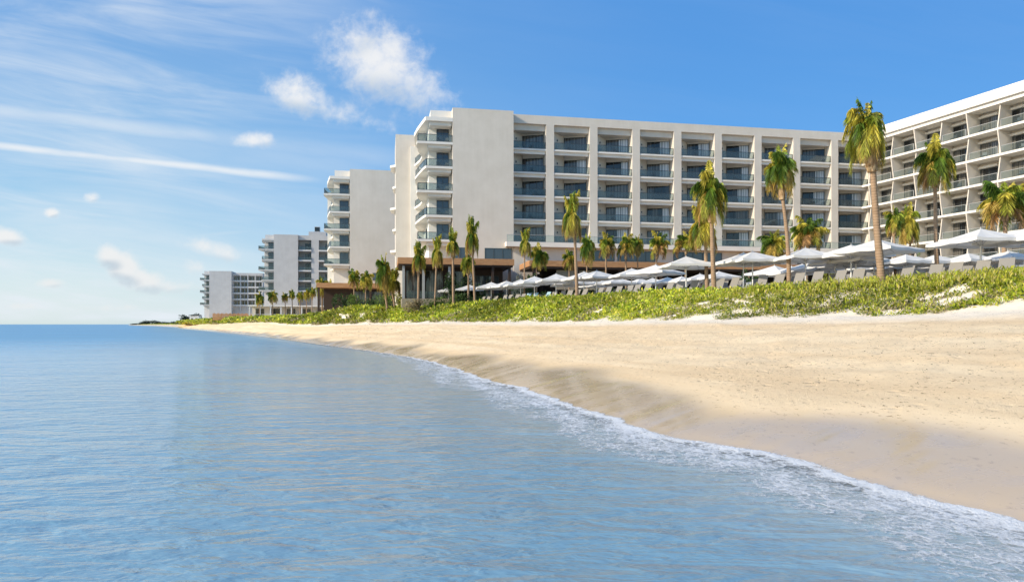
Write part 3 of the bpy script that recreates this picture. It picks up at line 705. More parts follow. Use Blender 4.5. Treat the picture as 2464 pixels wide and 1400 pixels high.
# ------------------------------------------------------------------ dune ground cover: one mass of low creeping plants
def leaf_mesh(name, base, dirv, ln, wd, cols, material, fold=.25):
    """diamond leaves given as arrays"""
    n = len(base); up = np.tile(np.array([0, 0, 1.]), (n, 1))
    side = np.cross(dirv, up+np.random.normal(0, .5, (n, 3))); side /= np.linalg.norm(side, axis=1)[:, None]+1e-9
    tip = base+dirv*ln[:, None]; tip[:, 2] -= ln*.18
    mid = base+dirv*(ln*.5)[:, None]
    V = np.stack([base, mid+side*(wd/2)[:, None], tip, mid-side*(wd/2)[:, None]], 1).reshape(-1, 3)
    me = bpy.data.meshes.new(name); me.vertices.add(4*n); me.vertices.foreach_set('co', V.astype(np.float32).ravel())
    me.loops.add(4*n); me.loops.foreach_set('vertex_index', np.arange(4*n, dtype=np.int32))
    me.polygons.add(n); me.polygons.foreach_set('loop_start', np.arange(0, 4*n, 4, dtype=np.int32)); me.polygons.foreach_set('loop_total', np.full(n, 4, np.int32))
    me.update(calc_edges=True)
    ca = me.color_attributes.new('Col', 'FLOAT_COLOR', 'POINT')
    c4 = np.concatenate([np.repeat(cols, 4, 0), np.ones((4*n, 1))], 1); ca.data.foreach_set('color', c4.astype(np.float32).ravel())
    me.materials.append(material); me.validate(); return me
def rand_dirs(n, lo, hi):
    az = np.random.uniform(0, 2*np.pi, n); el = np.radians(np.random.uniform(lo, hi, n))
    return np.stack([np.cos(az)*np.cos(el), np.sin(az)*np.cos(el), np.sin(el)], 1)
PAL = np.array([(.37,.42,.03),(.22,.29,.022),(.50,.50,.045),(.09,.14,.018),(.56,.49,.08),(.42,.46,.09),(.55,.46,.20)])
def ground_at(u, a):
    fi = np.interp(u, par, np.arange(len(par))); fj = np.interp(a, across, np.arange(len(across)))
    i = np.clip(fi.astype(int), 0, len(par)-2); j = np.clip(fj.astype(int), 0, len(across)-2); s = (fi-i)[:, None]; t = (fj-j)[:, None]
    return (G[i, j]*(1-s)*(1-t)+G[i+1, j]*s*(1-t)+G[i, j+1]*(1-s)*t+G[i+1, j+1]*s*t)
def patch(x, y, s): return np.array([mnoise.noise(Vector((a*s, b*s, 0.3))) for a, b in zip(x, y)])
def build_cover():
    # clumps spread so that they are about equally dense to the eye
    nC = 60000
    yq = np.exp(np.random.uniform(np.log(10), np.log(1300), nC)); keep = np.random.rand(nC) < np.interp(yq, [10, 25, 60, 100, 200, 1300], [.25, 1, 1, .8, .45, .25]); yq = yq[keep]
    u = np.interp(yq, ST[:, 1], np.arange(len(ST))); n = len(u)
    a = 1+np.random.beta(1.05, 1.0, n)*1.12
    P = ground_at(u, a)
    m1 = patch(P[:, 0], P[:, 1], .42); m2 = patch(P[:, 0]+50, P[:, 1], 1.2); m3 = patch(P[:, 0], P[:, 1]+70, .12)
    rightness = np.clip((34-P[:, 1])/12, 0, 1)
    ok = (a-1 > .10+.42*(m1+.8*m2)) & (m2+.7*m1 > -.50+.32*rightness+.35*np.clip(.35-(a-1), 0, 1))
    ok &= ~((P[:, 1] > 95) & (P[:, 1] < 130) & (m1 > .22))
    P = P[ok]; m1 = m1[ok]; m2 = m2[ok]; m3 = m3[ok]; aa = a[ok]; n = len(P)
    k = 9; size = np.maximum(.68, np.minimum(P[:, 1]/52, 4.5)); size[P[:, 1] < 34] *= 1.0
    size *= np.random.uniform(.7, 1.25, n)*(1+.5*m2)
    B = np.repeat(P, k, 0); S = np.repeat(size, k); N = len(B)
    off = np.random.normal(0, 1, (N, 3))*np.array([.17, .17, 0])*S[:, None]
    B = B+off; lift = np.random.rand(N)**1.3*.27*S*np.repeat(np.clip(1+1.2*m1, .5, 1.8), k)/np.maximum(1, S/1.3); B[:, 2] += lift-.02
    d = rand_dirs(N, 5, 80); ln = np.random.uniform(.13, .30, N)*S; wd = ln*np.random.uniform(.28, .5, N)
    ci = np.random.choice(len(PAL), N, p=[.27, .22, .15, .14, .08, .10, .04])
    c = PAL[ci]*np.repeat(np.clip(1.1+.9*m3+.5*m1, .55, 1.6), k)[:, None]*np.random.uniform(.8, 1.2, (N, 1))
    dry = np.repeat((m1 < -.25) & (aa < 1.5), k) & (np.random.rand(N) < .45); c[dry] = np.array([.42, .36, .22])
    # taller upright sprigs and dead stems among the creepers, mostly along the crest
    sel = np.where((P[:, 1] < 110) & (np.random.rand(n) < .10+.30*(aa > 1.6)))[0]; kk = 7; Q = np.repeat(P[sel], kk, 0)+np.random.normal(0, .07, (len(sel)*kk, 3))*np.array([1, 1, 0])
    NQ = len(Q); Q[:, 2] += np.random.uniform(0, 1, NQ)*np.where(Q[:, 1] < 42, .36, .10); d2 = rand_dirs(NQ, 48, 88); l2 = np.random.uniform(.22, .46, NQ)*np.repeat(np.clip(size[sel], .7, 1.1), kk); c2 = PAL[np.random.choice([0, 2, 4, 5, 6], NQ)]*np.random.uniform(.75, 1.25, (NQ, 1))
    B = np.concatenate([B, Q]); d = np.concatenate([d, d2]); ln = np.concatenate([ln, l2]); wd = np.concatenate([wd, l2*.16]); c = np.concatenate([c, c2])
    me = leaf_mesh('dune_ground_cover', B, d, ln, wd, c, M['leaf'])
    o = bpy.data.objects.new('dune_ground_cover', me); col.objects.link(o)
    tag(o, 'yellow green creeping plants covering the sand dune', 'ground cover', None, 'stuff')
build_cover()

# ------------------------------------------------------------------ palms
def crown_mesh(kind, seed, dens=1.0):
    rng = random.Random(seed); b = MB()
    nf = {'droop': 33, 'open': 28, 'tuft': 30}[kind]
    for i in range(nf):
        q = i/nf; az = i*2.39996+rng.uniform(-.3, .3)
        if kind == 'droop': e0 = 88-q*60+rng.uniform(-8, 8); e1 = -88; L = rng.uniform(.8, 1.15)*(1-.15*abs(q-.4)); pw = 1.05-.62*q
        elif kind == 'open': e0 = 84-q*85+rng.uniform(-10, 10); e1 = e0-rng.uniform(70, 120); L = rng.uniform(.85, 1.1); pw = 1.15
        else: e0 = 89-q*50+rng.uniform(-6, 6); e1 = (e0-rng.uniform(40, 80)) if q < .3 else -88; L = rng.uniform(.8, 1.1); pw = .95-.4*q
        if kind == 'droop' and q < .34: e1 = e0-rng.uniform(95, 140); L *= 1.08
        if q < .07: e1 = e0-rng.uniform(15, 45); L *= .7
        old = q > .55
        r = rng.random()
        c = (.10,.17,.02) if r < .33 else ((.27,.32,.035) if r < .62 else (.50,.43,.06))
        if old: c = (.52,.38,.09) if rng.random() < .5 else (.36,.36,.05)
        if q > .85 and rng.random() < .5: c = (.42,.25,.10)
        ns = 11; p = Vector((0, 0, 0)); pts = [p.copy()]; dirs = []
        for s in range(ns):
            t = (s+.5)/ns; e = R(e0+(e1-e0)*t**pw); azz = az+.25*math.sin(3*t+i)
            d = Vector((math.cos(azz)*math.cos(e), math.sin(azz)*math.cos(e), math.sin(e))); p = p+d*L/ns; pts.append(p.copy()); dirs.append(d)
        side0 = Vector((-math.sin(az), math.cos(az), 0))
        for s in range(ns):
            w = .011*(1-s/ns)+.003; a, c2 = pts[s], pts[s+1]
            b.add([a-side0*w, a+side0*w, c2+side0*w*.8, c2-side0*w*.8], [(0, 1, 2, 3)], c=tuple(x*1.25 for x in c))
        nl = int(50*dens)
        for k in range(nl):
            t = .10+.90*(k+rng.random()*.6)/nl; s = min(ns-1, int(t*ns)); o = pts[s]+(pts[s+1]-pts[s])*(t*ns-s); d = dirs[s]
            ll = .34*L*(math.sin(math.pi*min(1, t*.82+.12)))**.6*rng.uniform(.8, 1.1)
            for sg in (-1, 1):
                v = (side0*sg*rng.uniform(.35, 1.1)+d*rng.uniform(.2, .9)+Vector((rng.uniform(-.35, .35), rng.uniform(-.35, .35), -rng.uniform(.0, 1.1)))).normalized()
                tipp = o+v*ll+Vector((0, 0, -ll*.25)); wv = d*.0058/dens**.5*rng.uniform(.8, 1.3); f = rng.choice([.4, .7, 1.0, 1.3, 1.6])
                b.add([o-wv, o+wv, o+v*ll*.6+wv*.8, tipp], [(0, 1, 2, 3)], c=tuple(x*f for x in c))
    xs = np.array(b.v); rx = max(abs(xs[:, 0]).max(), abs(xs[:, 1]).max()); z0, z1 = np.quantile(xs[:, 2], .004), xs[:, 2].max()
    rx = np.quantile(np.abs(xs[:, :2]), .99)
    b.v = [(x/rx/2, y/rx/2, (z-z0)/(z1-z0)) for x, y, z in b.v]
    o = b.build('crown', M['leaf']); me = o.data; bpy.data.objects.remove(o)
    return me, (0-z0)/(z1-z0)
CROWN = {k: [crown_mesh(k, s+10*j, 1.25) for j, s in enumerate((3, 5, 8))] for k in ('droop', 'open', 'tuft')}
def palm(px0, py0, px1, py1, box, Y, kind, w, label, group='palms along the dune', zb=None, var=0, husk=True, bow=0.0):
    l, t_, r, b_ = box
    x0 = atY(px0, Y)[0]; zb = zb if zb is not None else EYE+(780-py0)*Y/F-.25
    xt = atY(px1, Y)[0]; zt = EYE+(780-py1)*Y/F
    root = empty('palm_tree', (x0, Y, zb), 0, label, 'palm tree', group)
    rad = w/2*.86*Y/F; H = zt-zb; pts = []; rs = []
    for i in range(9):
        q = i/8; pts.append(((xt-x0)*q**1.15+bow*math.sin(math.pi*q), .12*math.sin(q*3+var), H*q)); rs.append(rad*(1.0-.28*q)*(1+.22*max(0, .12-q)/.12)*(1+.05*math.sin(q*31+var)))
    m = MB(); m.tube(pts, rs, 10); m.build('trunk', M['bark'], root)
    cw = (r-l)*Y/F; ch = (b_-t_)*Y/F; cx = atY((l+r)/2, Y)[0]-x0; cz = EYE+(780-b_)*Y/F-zb
    me, at0 = CROWN[kind][var % 3]
    c = bpy.data.objects.new('crown', me); col.objects.link(c); c.parent = root
    # the crown hangs off the top of the trunk
    c.location = (xt-x0+(cx-(xt-x0))*.85, pts[-1][1], cz); c.scale = (cw*.9, cw*.9, ch); c.rotation_euler = (0, 0, var*1.9)
    # crown shaft from the bare trunk up into the fronds
    top = cz+ch*at0
    if husk:
        hh = MB(); n = 7; hp = []; hr = []
        for i in range(n):
            q = i/(n-1); z = H-.6*rad*4+(top-(H-.6*rad*4))*q; xx = (xt-x0)*(1-q)+c.location.x*q
            hp.append((xx, pts[-1][1], z)); hr.append(rad*(.9+.75*math.sin(math.pi*min(1, q*1.3+.15))*(1-.5*q)))
        hh.tube(hp, hr, 9); hh.build('crown_shaft', M['husk'], root)
    return root
G1 = 'coconut palms in front of the sun terrace'
palm(2122,672,2100,392,(2034,228,2132,412),36,'droop',21,'tallest palm with a thick pale trunk rising above the hotel roof at the right',G1,var=0)
palm(2259,660,2247,440,(2203,316,2292,468),38,'droop',12,'tall slender palm in front of the sunlit wing with a split tuft on top',G1,var=1)
palm(2416,650,2416,520,(2358,428,2480,562),43,'open',13,'spreading palm at the right edge in front of the wing',G1,var=2)
palm(1900,697,1880,468,(1836,346,1916,478),44,'droop',13,'leaning palm before the right part of the main hotel block',G1,var=2,bow=.1)
palm(1720,706,1711,520,(1664,380,1747,548),46,'droop',15,'yellowing palm before the middle of the hotel with a swollen ragged husk',G1,var=1)
palm(1702,700,1698,560,(1655,478,1726,610),49,'tuft',12,'shorter shaded palm just behind the yellowing palm',G1,var=0)
palm(1389,714,1383,560,(1349,456,1399,585),62,'tuft',10,'palm with a narrow tied crown before the second column of balconies',G1,var=0)
palm(1143,737,1137,608,(1118,512,1152,622),77,'tuft',7.5,'slim palm with a golden top before the blank end wall',G1,var=1)
palm(1091,738,1090,612,(1073,544,1106,622),80,'tuft',8,'dark crowned slim palm second from the golden topped palm',G1,var=2)
palm(1046,740,1050,640,(1037,562,1067,650),82,'tuft',6,'slim palm with a reddish trunk between two darker palms',G1,var=0)
palm(1006,743,1008,648,(991,574,1025,662),84,'tuft',8,'slim palm at the left end of the wood canopy',G1,var=1)
palm(932,742,922,672,(903,606,943,712),93,'droop',7,'dark leaning palm of the pair left of the wood canopy',G1,var=2)
palm(951,744,941,690,(931,640,966,714),95,'tuft',6,'short leaning palm of the pair beside the wood canopy',G1,var=0)
G2 = 'smaller palms on the terrace'
mid = [(1262,612,(1249,546,1279,622),'tuft',78,5,'thin palm right of the blank wall'),
 (1291,640,(1274,580,1320,652),'droop',80,5,'round headed low palm beside the thin one'),
 (1412,640,(1394,558,1434,642),'droop',76,5,'green palm just right of the narrow crowned palm'),
 (1458,612,(1438,558,1484,624),'open',84,6,'upright palm before the third balcony column'),
 (1506,618,(1484,556,1530,628),'open',84,6,'left palm of the touching pair before the fourth balcony column'),
 (1535,608,(1516,562,1550,618),'droop',86,4,'right smaller palm of the touching pair'),
 (1580,618,(1560,553,1614,626),'open',80,6,'bright green palm over the grey parasol'),
 (1650,606,(1616,553,1688,618),'open',78,6,'wide headed palm left of the yellowing palm'),
 (1864,612,(1828,552,1894,626),'droop',74,6,'drooping yellow palm left of the leaning palm'),
 (1940,600,(1902,516,1990,612),'open',60,9,'bushy golden palm right of the leaning palm'),
 (2152,560,(2131,488,2180,570),'droop',50,8,'yellow green palm right of the tallest palm'),
 (2192,580,(2160,484,2214,600),'droop',55,7,'shaded hanging palm behind the yellow green one'),
 (1370,640,(1352,597,1390,652),'open',84,5,'lowest palm before the orange wood fascia'),
 (1127,655,(1107,598,1144,664),'droop',83,7,'orange green palm behind the golden topped palm')]
for i, (px, ya, box, kind, Y, w, lab) in enumerate(mid):
    palm(px, 0, px, ya, box, Y, kind, w, lab, G2, zb=4.1, var=i, husk=(w > 5))
G3 = 'palms far along the beach'
for i, (px, py0, ya, box, kind, Y, w, lab) in enumerate([
 (775,760,712,(759,662,789,722),'droop',140,5,'tallest palm of the far left group'),
 (797,758,708,(786,668,806,716),'droop',142,4,'palm just right of the tallest far one'),
 (852,728,690,(837,644,868,698),'open',126,4,'palm left in front of the low dark canopy'),
 (880,728,692,(863,648,900,702),'droop',126,4,'palm right in front of the low dark canopy'),
 (625,765,730,(614,698,636,738),'droop',180,3,'first far palm from the left'),
 (656,765,724,(644,696,669,732),'droop',182,3,'second far palm from the left'),
 (686,764,722,(677,702,695,730),'open',184,3,'third far palm from the left'),
 (703,764,714,(695,692,711,722),'droop',185,3,'fourth far palm from the left'),
 (722,764,718,(713,700,731,728),'open',182,3,'fifth far palm from the left'),
 (738,764,716,(730,691,747,724),'droop',178,3,'sixth far palm from the left'),
 (751,763,716,(744,688,761,722),'open',172,3,'seventh far palm from the left')]):
    palm(px, py0, px, ya, box, Y, kind, w, lab, G3, var=i, husk=False)

# ------------------------------------------------------------------ shrubs and distant trees
def cloud_crown(seed, n, leaf=.13, lumps=9):
    rs = np.random.RandomState(seed); st = np.random.get_state(); np.random.seed(seed)
    cen = rs.normal(0, .24, (lumps, 3)); cen[:, 2] = np.abs(cen[:, 2])*.9+.12; rad = rs.uniform(.16, .30, lumps)
    k = rs.randint(0, lumps, n); v = rs.normal(0, 1, (n, 3)); v /= np.linalg.norm(v, axis=1)[:, None]
    B = cen[k]+v*(rad[k]*rs.uniform(.55, 1.05, n))[:, None]; B[:, 2] = np.maximum(B[:, 2], .01)
    B[:, :2] = np.clip(B[:, :2], -.52, .52); B[:, 2] = np.minimum(B[:, 2], .98)
    d = v*.7+rs.normal(0, .5, (n, 3)); d /= np.linalg.norm(d, axis=1)[:, None]
    ln = rs.uniform(.6, 1.2, n)*leaf; c = np.ones((n, 3))*rs.uniform(.6, 1.4, (n, 1))*(.8+.5*rs.rand(lumps))[k][:, None]
    np.random.set_state(st)
    return B, d, ln, c
SHR = {}
def shrub(box, Y, label, colr, name='shrub', seed=0, n=900, leaf=.13, group='shrubs around the terrace', zb=None, cat='shrub', depth=None):
    l, t_, r, b_ = box; key = (seed, n, leaf, colr)
    if key not in SHR:
        B, d, ln, c = cloud_crown(seed, n, leaf); SHR[key] = leaf_mesh('crown', B, d, ln, ln*.55, c*np.array(colr), M['leaf'])
    zb = EYE+(780-b_)*Y/F if zb is None else zb; w = (r-l)*Y/F; h = EYE+(780-t_)*Y/F-zb
    x = atY((l+r)/2, Y)[0]; root = empty(name, (x, Y, zb-.1), 0, label, cat, group)
    c = bpy.data.objects.new('crown', SHR[key]); col.objects.link(c); c.parent = root; c.scale = (w, depth or w, h); c.location = (0, 0, .05)
    m = MB(); m.tube([(0, 0, 0), (.03*w, 0, h*.3), (-.05*w, 0, h*.6)], [.03*w, .025*w, .015*w], 6); m.tube([(0, 0, h*.15), (.2*w, .05*w, h*.5)], [.02*w, .01*w], 5)
    m.build('trunk', M['husk'], root); return root
DK = (.045,.085,.025); MG = (.10,.16,.03); GY = (.15,.17,.14); YG = (.25,.27,.04); DR = (.30,.25,.14)
shrub((1068,640,1112,722),86,'dark green climbing tree before the pavilion glass',DK,seed=1,n=1600,leaf=.10)
shrub((1104,655,1166,724),87,'dark green bushy tree right in front of the pavilion',DK,seed=2,n=1500,leaf=.10)
shrub((1236,626,1262,712),90,'grey leaved upright shrub between the two pavilions',GY,seed=3,n=900,leaf=.10)
shrub((1252,640,1290,712),91,'dark shrub right of the grey leaved one',DK,seed=4,n=800,leaf=.12)
shrub((972,712,1030,748),83.0,'dry tan bush at the foot of the stone plinth',DR,seed=5,n=900,leaf=.12)
shrub((1018,700,1076,745),83.0,'olive bush left of the white row of parasols',MG,seed=6,n=900,leaf=.12)
shrub((1070,700,1110,740),82.4,'dense green bush below the leftmost parasols',MG,seed=7,n=900,leaf=.12)
shrub((1108,704,1170,736),84.2,'long green bush behind the leftmost loungers',DK,seed=8,n=900,leaf=.12)
for i, (a, b) in enumerate([(1170,1232),(1228,1296),(1292,1352),(1350,1420),(1418,1484),(1480,1550),(1548,1620)]):
    shrub((a, 690-i*3, b, 720-i*4), 82-i*1.2, '%s clump from the left of the dark hedge behind the loungers' % ['first','second','third','fourth','fifth','sixth','seventh'][i], DK, 'hedge_clump', seed=9+i % 3, n=700, leaf=.11, zb=4.1, cat='hedge', group='dark hedge behind the loungers', depth=2.2)
for i, (box, Y, c, lab) in enumerate([((806,690,846,738),124,DK,'dark bush under the left end of the low canopy'),((838,696,876,738),122,MG,'green bush before the far blue windows'),
    ((872,702,912,738),120,DK,'dark rounded bush before the far blue windows'),((905,690,940,738),108,MG,'green bush left of the pavilion plinth'),
    ((942,690,972,740),100,YG,'yellow green bush beside the stone plinth'),((795,735,835,760),112,YG,'low yellow bush on the far dune top')]):
    shrub(box, Y, lab, c, seed=20+i, n=700, leaf=.12, group='shrubs by the far canopy')
for i, (box, Y, c, lab) in enumerate([((2262,582,2300,650),60,YG,'yellow green bush left behind the large right parasol'),((2294,575,2340,650),62,MG,'green bush right behind the large right parasol'),
    ((2372,585,2430,650),58,MG,'green bush under the right edge palm'),((1980,600,2024,660),66,YG,'orange green bush behind the middle parasols'),((2180,565,2215,650),58,MG,'green bush at the foot of the shaded hanging palm'),((1770,610,1840,690),72,DK,'dark bush in the bar shade')]):
    shrub(box, Y, lab, c, seed=30+i, n=800, leaf=.11, zb=4.1, group='bushes between the parasols and the wing')
FD = (.035,.055,.035)
for i, (box, Y, lab) in enumerate([((334,769,352,780),1290,'leftmost dark tree on the far headland'),((347,767,371,780),1270,'tallest dark tree on the far headland'),((366,768,392,780),1240,'rightmost dark tree on the far headland'),
    ((312,776,336,781),1340,'low dark scrub at the tip of the headland'),((392,772,420,780),1000,'low tree between the headland and the beach house'),
    ((434,750,458,774),600,'big dark tree left behind the white beach house'),((452,747,480,768),610,'big dark tree right behind the white beach house'),((415,771,442,778),700,'low green scrub left of the beach house')]):
    shrub(box, Y, lab, FD, 'tree', seed=40+i % 3, n=600, leaf=.16, cat='tree', group='dark trees on the far shore')
# ------------------------------------------------------------------ far low buildings
def beach_house():
    x, y = atY(456, 520); root = empty('beach_house', (x, y, 3.6), R(8), 'tiny white flat roofed house on the far shore', 'house')
    m = MB(); m.box(0, 6.8, 0, 5, 0, 4.4); m.build('wall', M['plaster_white'], root)
    m = MB(); m.box(-.3, 7.1, -.3, 5.3, 4.4, 4.7); m.build('roof', M['plaster_white'], root)
    window(root, (1, -.05), (2.6, -.05), 1, 3, div=2); window(root, (4.2, -.05), (5.8, -.05), 1, 3, div=2)
beach_house()
def beach_club():
    x, y = atY(596, 205); root = empty('beach_club', (x, y, 3.4), R(12), 'long low white beach club with open terraces before the distant hotels', 'pavilion')
    m = MB(); m.box(0, 25, 0, 8, 4.0, 4.35); m.build('roof', M['plaster_white'], root)
    m = MB(); m.box(0, 25, 0, 8, 0, .5); m.build('floor', M['plaster_white'], root)
    m = MB(); m.box(.5, 24.5, 5, 7.8, .5, 4.0); m.build('wall', M['plaster_beige'], root)
    for k in range(9):
        c = MB(); c.box(.3+k*3.02, .6+k*3.02, .2, .5, .5, 4.0); c.build('post', M['white_metal'], root)
    m = MB(); m.box(0, 25, -.06, 0, 1.5, 1.62); m.build('handrail', M['white_metal'], root)
    for k in range(5): window(root, (1.5+k*4.6, 4.94), (4.0+k*4.6, 4.94), .5, 3.4, div=2)
beach_club()
def wood_fence():
    x, y = atY(512, 240); root = empty('fence', (x, y, 3.2), R(10), 'tan wooden board fence below the farthest hotel block', 'fence')
    m = MB()
    for k in range(48): m.box(k*.36, k*.36+.30, 0, .05, .2+.0, 2.6+.15*math.sin(k*1.7))
    m.build('boards', M['wood'], root)
    for k in range(7):
        p = MB(); p.box(k*2.88-.07, k*2.88+.07, .06, .2, 0, 2.7); p.build('post', M['wood'], root)
    m = MB(); m.box(0, 17.2, .052, .10, .6, .75); m.box(0, 17.2, .052, .10, 2.0, 2.15); m.build('rail', M['wood'], root)
wood_fence()

# ------------------------------------------------------------------ parasols
def make_parasol(side, h, label, group):
    root = empty('parasol', (0, 0, 0), 0, label, 'parasol', group)
    s = side/2; rise = side*.185; ez = h-rise
    m = MB(); n = 6
    cor = [(-s, -s), (s, -s), (s, s), (-s, s)]
    top = (0, 0, h)
    for c in range(4):
        a = Vector((*cor[c], ez)); b = Vector((*cor[(c+1) % 4], ez)); mid = (a+b)/2
        for (p, q) in ((a, mid), (mid, b)):
            rows = []
            for i in range(n+1):
                t = i/n; row = []
                for k in range(4):
                    e = p.lerp(q, k/3); v = Vector(top).lerp(e, t); v.z -= math.sin(math.pi*t)*.05*side/3.4+(.05*math.sin(math.pi*k/3))*t; row.append(tuple(v))
                rows.append(row)
            vs = [v for r_ in rows for v in r_]; fs = [(i*4+k, (i+1)*4+k, (i+1)*4+k+1, i*4+k+1) for i in range(n) for k in range(3)]
            m.add(vs, fs, 0, False)
            # short valance
            vs = []
            for k in range(4):
                e = rows[-1][k]; vs += [e, (e[0]*1.003, e[1]*1.003, e[2]-.16)]
            m.add(vs, [(2*k, 2*k+1, 2*k+3, 2*k+2) for k in range(3)])
    m.build('canopy', M['canvas'], root)
    p = MB(); p.tube([(0, 0, 0), (0, 0, h-.03)], .045*(side/3.4)**.5, 8); p.build('pole', M['white_metal'], root)
    f = MB()
    for c in range(8):
        ang = c*math.pi/4+math.pi/4; L = s*(1.414 if c % 2 == 0 else 1.0)
        f.tube([(0, 0, h-.07), (math.cos(ang)*L*.96, math.sin(ang)*L*.96, ez-.03)], .014, 4, sm=False)
        f.tube([(0, 0, ez-.25), (math.cos(ang)*L*.45, math.sin(ang)*L*.45, h-rise*.45-.08)], .012, 4, sm=False)
    f.build('frame', M['grey_metal'], root)
    b = MB(); b.tube([(0, 0, 0), (0, 0, .1)], [.35, .33], 12, sm=False); b.build('base', M['grey_metal'], root)
    fi = MB(); fi.tube([(0, 0, h-.03), (0, 0, h+.10)], [.04, .015], 6); fi.build('finial', M['grey_metal'], root)
    return root
BIGH, SMH = 2.85, 2.5
GB = 'large square white parasols along the front of the terrace'; GS = 'small white parasols behind the front row'
big = make_parasol(3.5, BIGH, 'x', GB); small = make_parasol(2.7, SMH, 'x', GS)
freeze(big); freeze(small)
bp = [(1089,688,0),(1129,684,.1),(1182,678,.1),(1219,675,.5),(1253,671,.2),(1286,664,.3),(1338,658,.15),(1405,653,.3),(1436,650,.5),(1520,645,.2),(1578,636,.785),
      (1651,616,.1),(1789,607,.15),(1811,604,.2),(1864,638,.6),(1938,595,.1),(2048,588,.4),(2112,574,.55),(2360,549,.12),(2478,545,.3)]
NB = len(bp)
for i, (px, py, rz) in enumerate(bp):
    o = big if i == 0 else copy_tree(big); x, y = at(px, 4.15+BIGH, py); o.location = (x, y, 4.12); o.rotation_euler.z = rz
    o['label'] = {0: 'large white parasol at the far left end of the front row', 10: 'grey shaded parasol turned cornerwise left of the yellowing palm', 11: 'large bright parasol just left of the yellowing palm',
                  14: 'low grey shaded parasol left of the leaning palm', 17: 'large parasol crossed by the trunk of the tallest palm', 18: 'largest parasol in front of the sunlit wing', NB-1: 'large parasol cut by the right edge of the picture'}.get(i, 'large square white parasol, %s from the left in the front row' % nth(i+1))
sp = [(1360,672),(1390,669),(1460,670),(1570,668),(1640,664),(1730,652),(1905,640),(1930,634),(2010,612),(2060,606),(2130,626),(2205,616),(2250,612),(2305,624),(2330,608),(2400,620),(2425,602),(1432,675),(1487,667),(1540,669),(1606,666),(1684,658),(1969,625),(1995,631),(2035,617),(2071,629),(2103,614),(2161,627),(2180,611),(2230,628),(2278,620),(2361,613),(2450,607)]; sp.sort()
for i, (px, py) in enumerate(sp):
    o = small if i == 0 else copy_tree(small); x, y = at(px, 4.15+SMH, py); o.location = (x, y, 4.12); o.rotation_euler.z = .1+.17*(i % 3)
    o['label'] = 'small white parasol, %s from the left in the back row' % nth(i+1)

# ------------------------------------------------------------------ sun loungers
def make_lounger(fab):
    root = empty('sun_lounger', (0, 0, 0), 0, 'x', 'sun lounger', 'sun loungers lined up behind the dune')
    W = .66; f = MB()
    for y in (-W/2, W/2): f.box(-1.25, .72, y-.02, y+.02, .30, .35)
    f.box(-1.25, -1.20, -W/2, W/2, .30, .35); f.box(.68, .72, -W/2, W/2, .30, .35); f.build('frame', M['grey_metal'], root)
    s = MB(); s.add([(-1.22, -W/2+.02, .36), (.05, -W/2+.02, .36), (.05, W/2-.02, .36), (-1.22, W/2-.02, .36), (-1.22, -W/2+.02, .38), (.05, -W/2+.02, .38), (.05, W/2-.02, .38), (-1.22, W/2-.02, .38)],
        [(3,2,1,0),(4,5,6,7),(0,1,5,4),(1,2,6,5),(2,3,7,6),(3,0,4,7)]); s.build('seat', fab, root)
    b = MB(); p0 = Vector((.05, 0, .37)); d = Vector((.42, 0, .80)).normalized(); n = Vector((-d.z, 0, d.x)); L = .86
    vs = []
    for t in (0, .02):
        for a, y in ((0, -W/2), (L, -W/2), (L, W/2), (0, W/2)): q = p0+d*a+n*t; vs.append((q.x, y, q.z))
    b.add(vs, [(3,2,1,0),(4,5,6,7),(0,1,5,4),(1,2,6,5),(2,3,7,6),(3,0,4,7)]); b.build('backrest', fab, root)
    for x, y in ((-1.15, -.3), (-1.15, .3), (.62, -.3), (.62, .3)):
        l = MB(); l.box(x-.022, x+.022, y-.022, y+.022, 0, .30); l.build('leg', M['grey_metal'], root)
    st_ = MB(); q = p0+d*.55; st_.tube([(q.x, -.28, q.z), (.55, -.28, .34)], .012, 4); st_.tube([(q.x, .28, q.z), (.55, .28, .34)], .012, 4); st_.build('brace', M['grey_metal'], root)
    return root
lg = make_lounger(M['sling']); lb = make_lounger(M['sling_blue']); freeze(lg); freeze(lb)
def curve_pts(off, y0, y1, step):
    ys = np.linspace(y0, y1, 600); xs = interp(CR, ys, 0)+off; out = []; acc = 0
    for i in range(1, len(ys)):
        acc += math.hypot(xs[i]-xs[i-1], ys[i]-ys[i-1])
        if acc >= step: acc = 0; d = math.atan2(ys[i]-ys[i-1], xs[i]-xs[i-1]); out.append((xs[i], ys[i], d))
    return out
rows = [('front', curve_pts(3.2, 30, 82, 1.22)), ('second', curve_pts(6.4, 34, 76, 1.5)), ('third', curve_pts(12.5, 36, 70, 2.2))]
used = {'g': False, 'b': False}; rnd = random.Random(4)
for rn, pts in rows:
    pts = sorted(pts, key=lambda p: p[0]/p[1]); pts = [p for i, p in enumerate(pts) if i % 7 != 3 or rn != 'front']
    for i, (x, y, d) in enumerate(pts):
        blue = rn == 'front' and i in (7, 8, 9); src = lb if blue else lg; k = 'b' if blue else 'g'
        o = src if not used[k] else copy_tree(src); used[k] = True
        o.location = (x+rnd.uniform(-.12, .12), y+rnd.uniform(-.12, .12), 4.15); o.rotation_euler = (0, 0, R(38)+rnd.uniform(-.12, .12))
        o['label'] = '%s sling sun lounger, %s from the left in the %s row' % ('pale blue' if blue else 'grey', nth(i+1), rn)
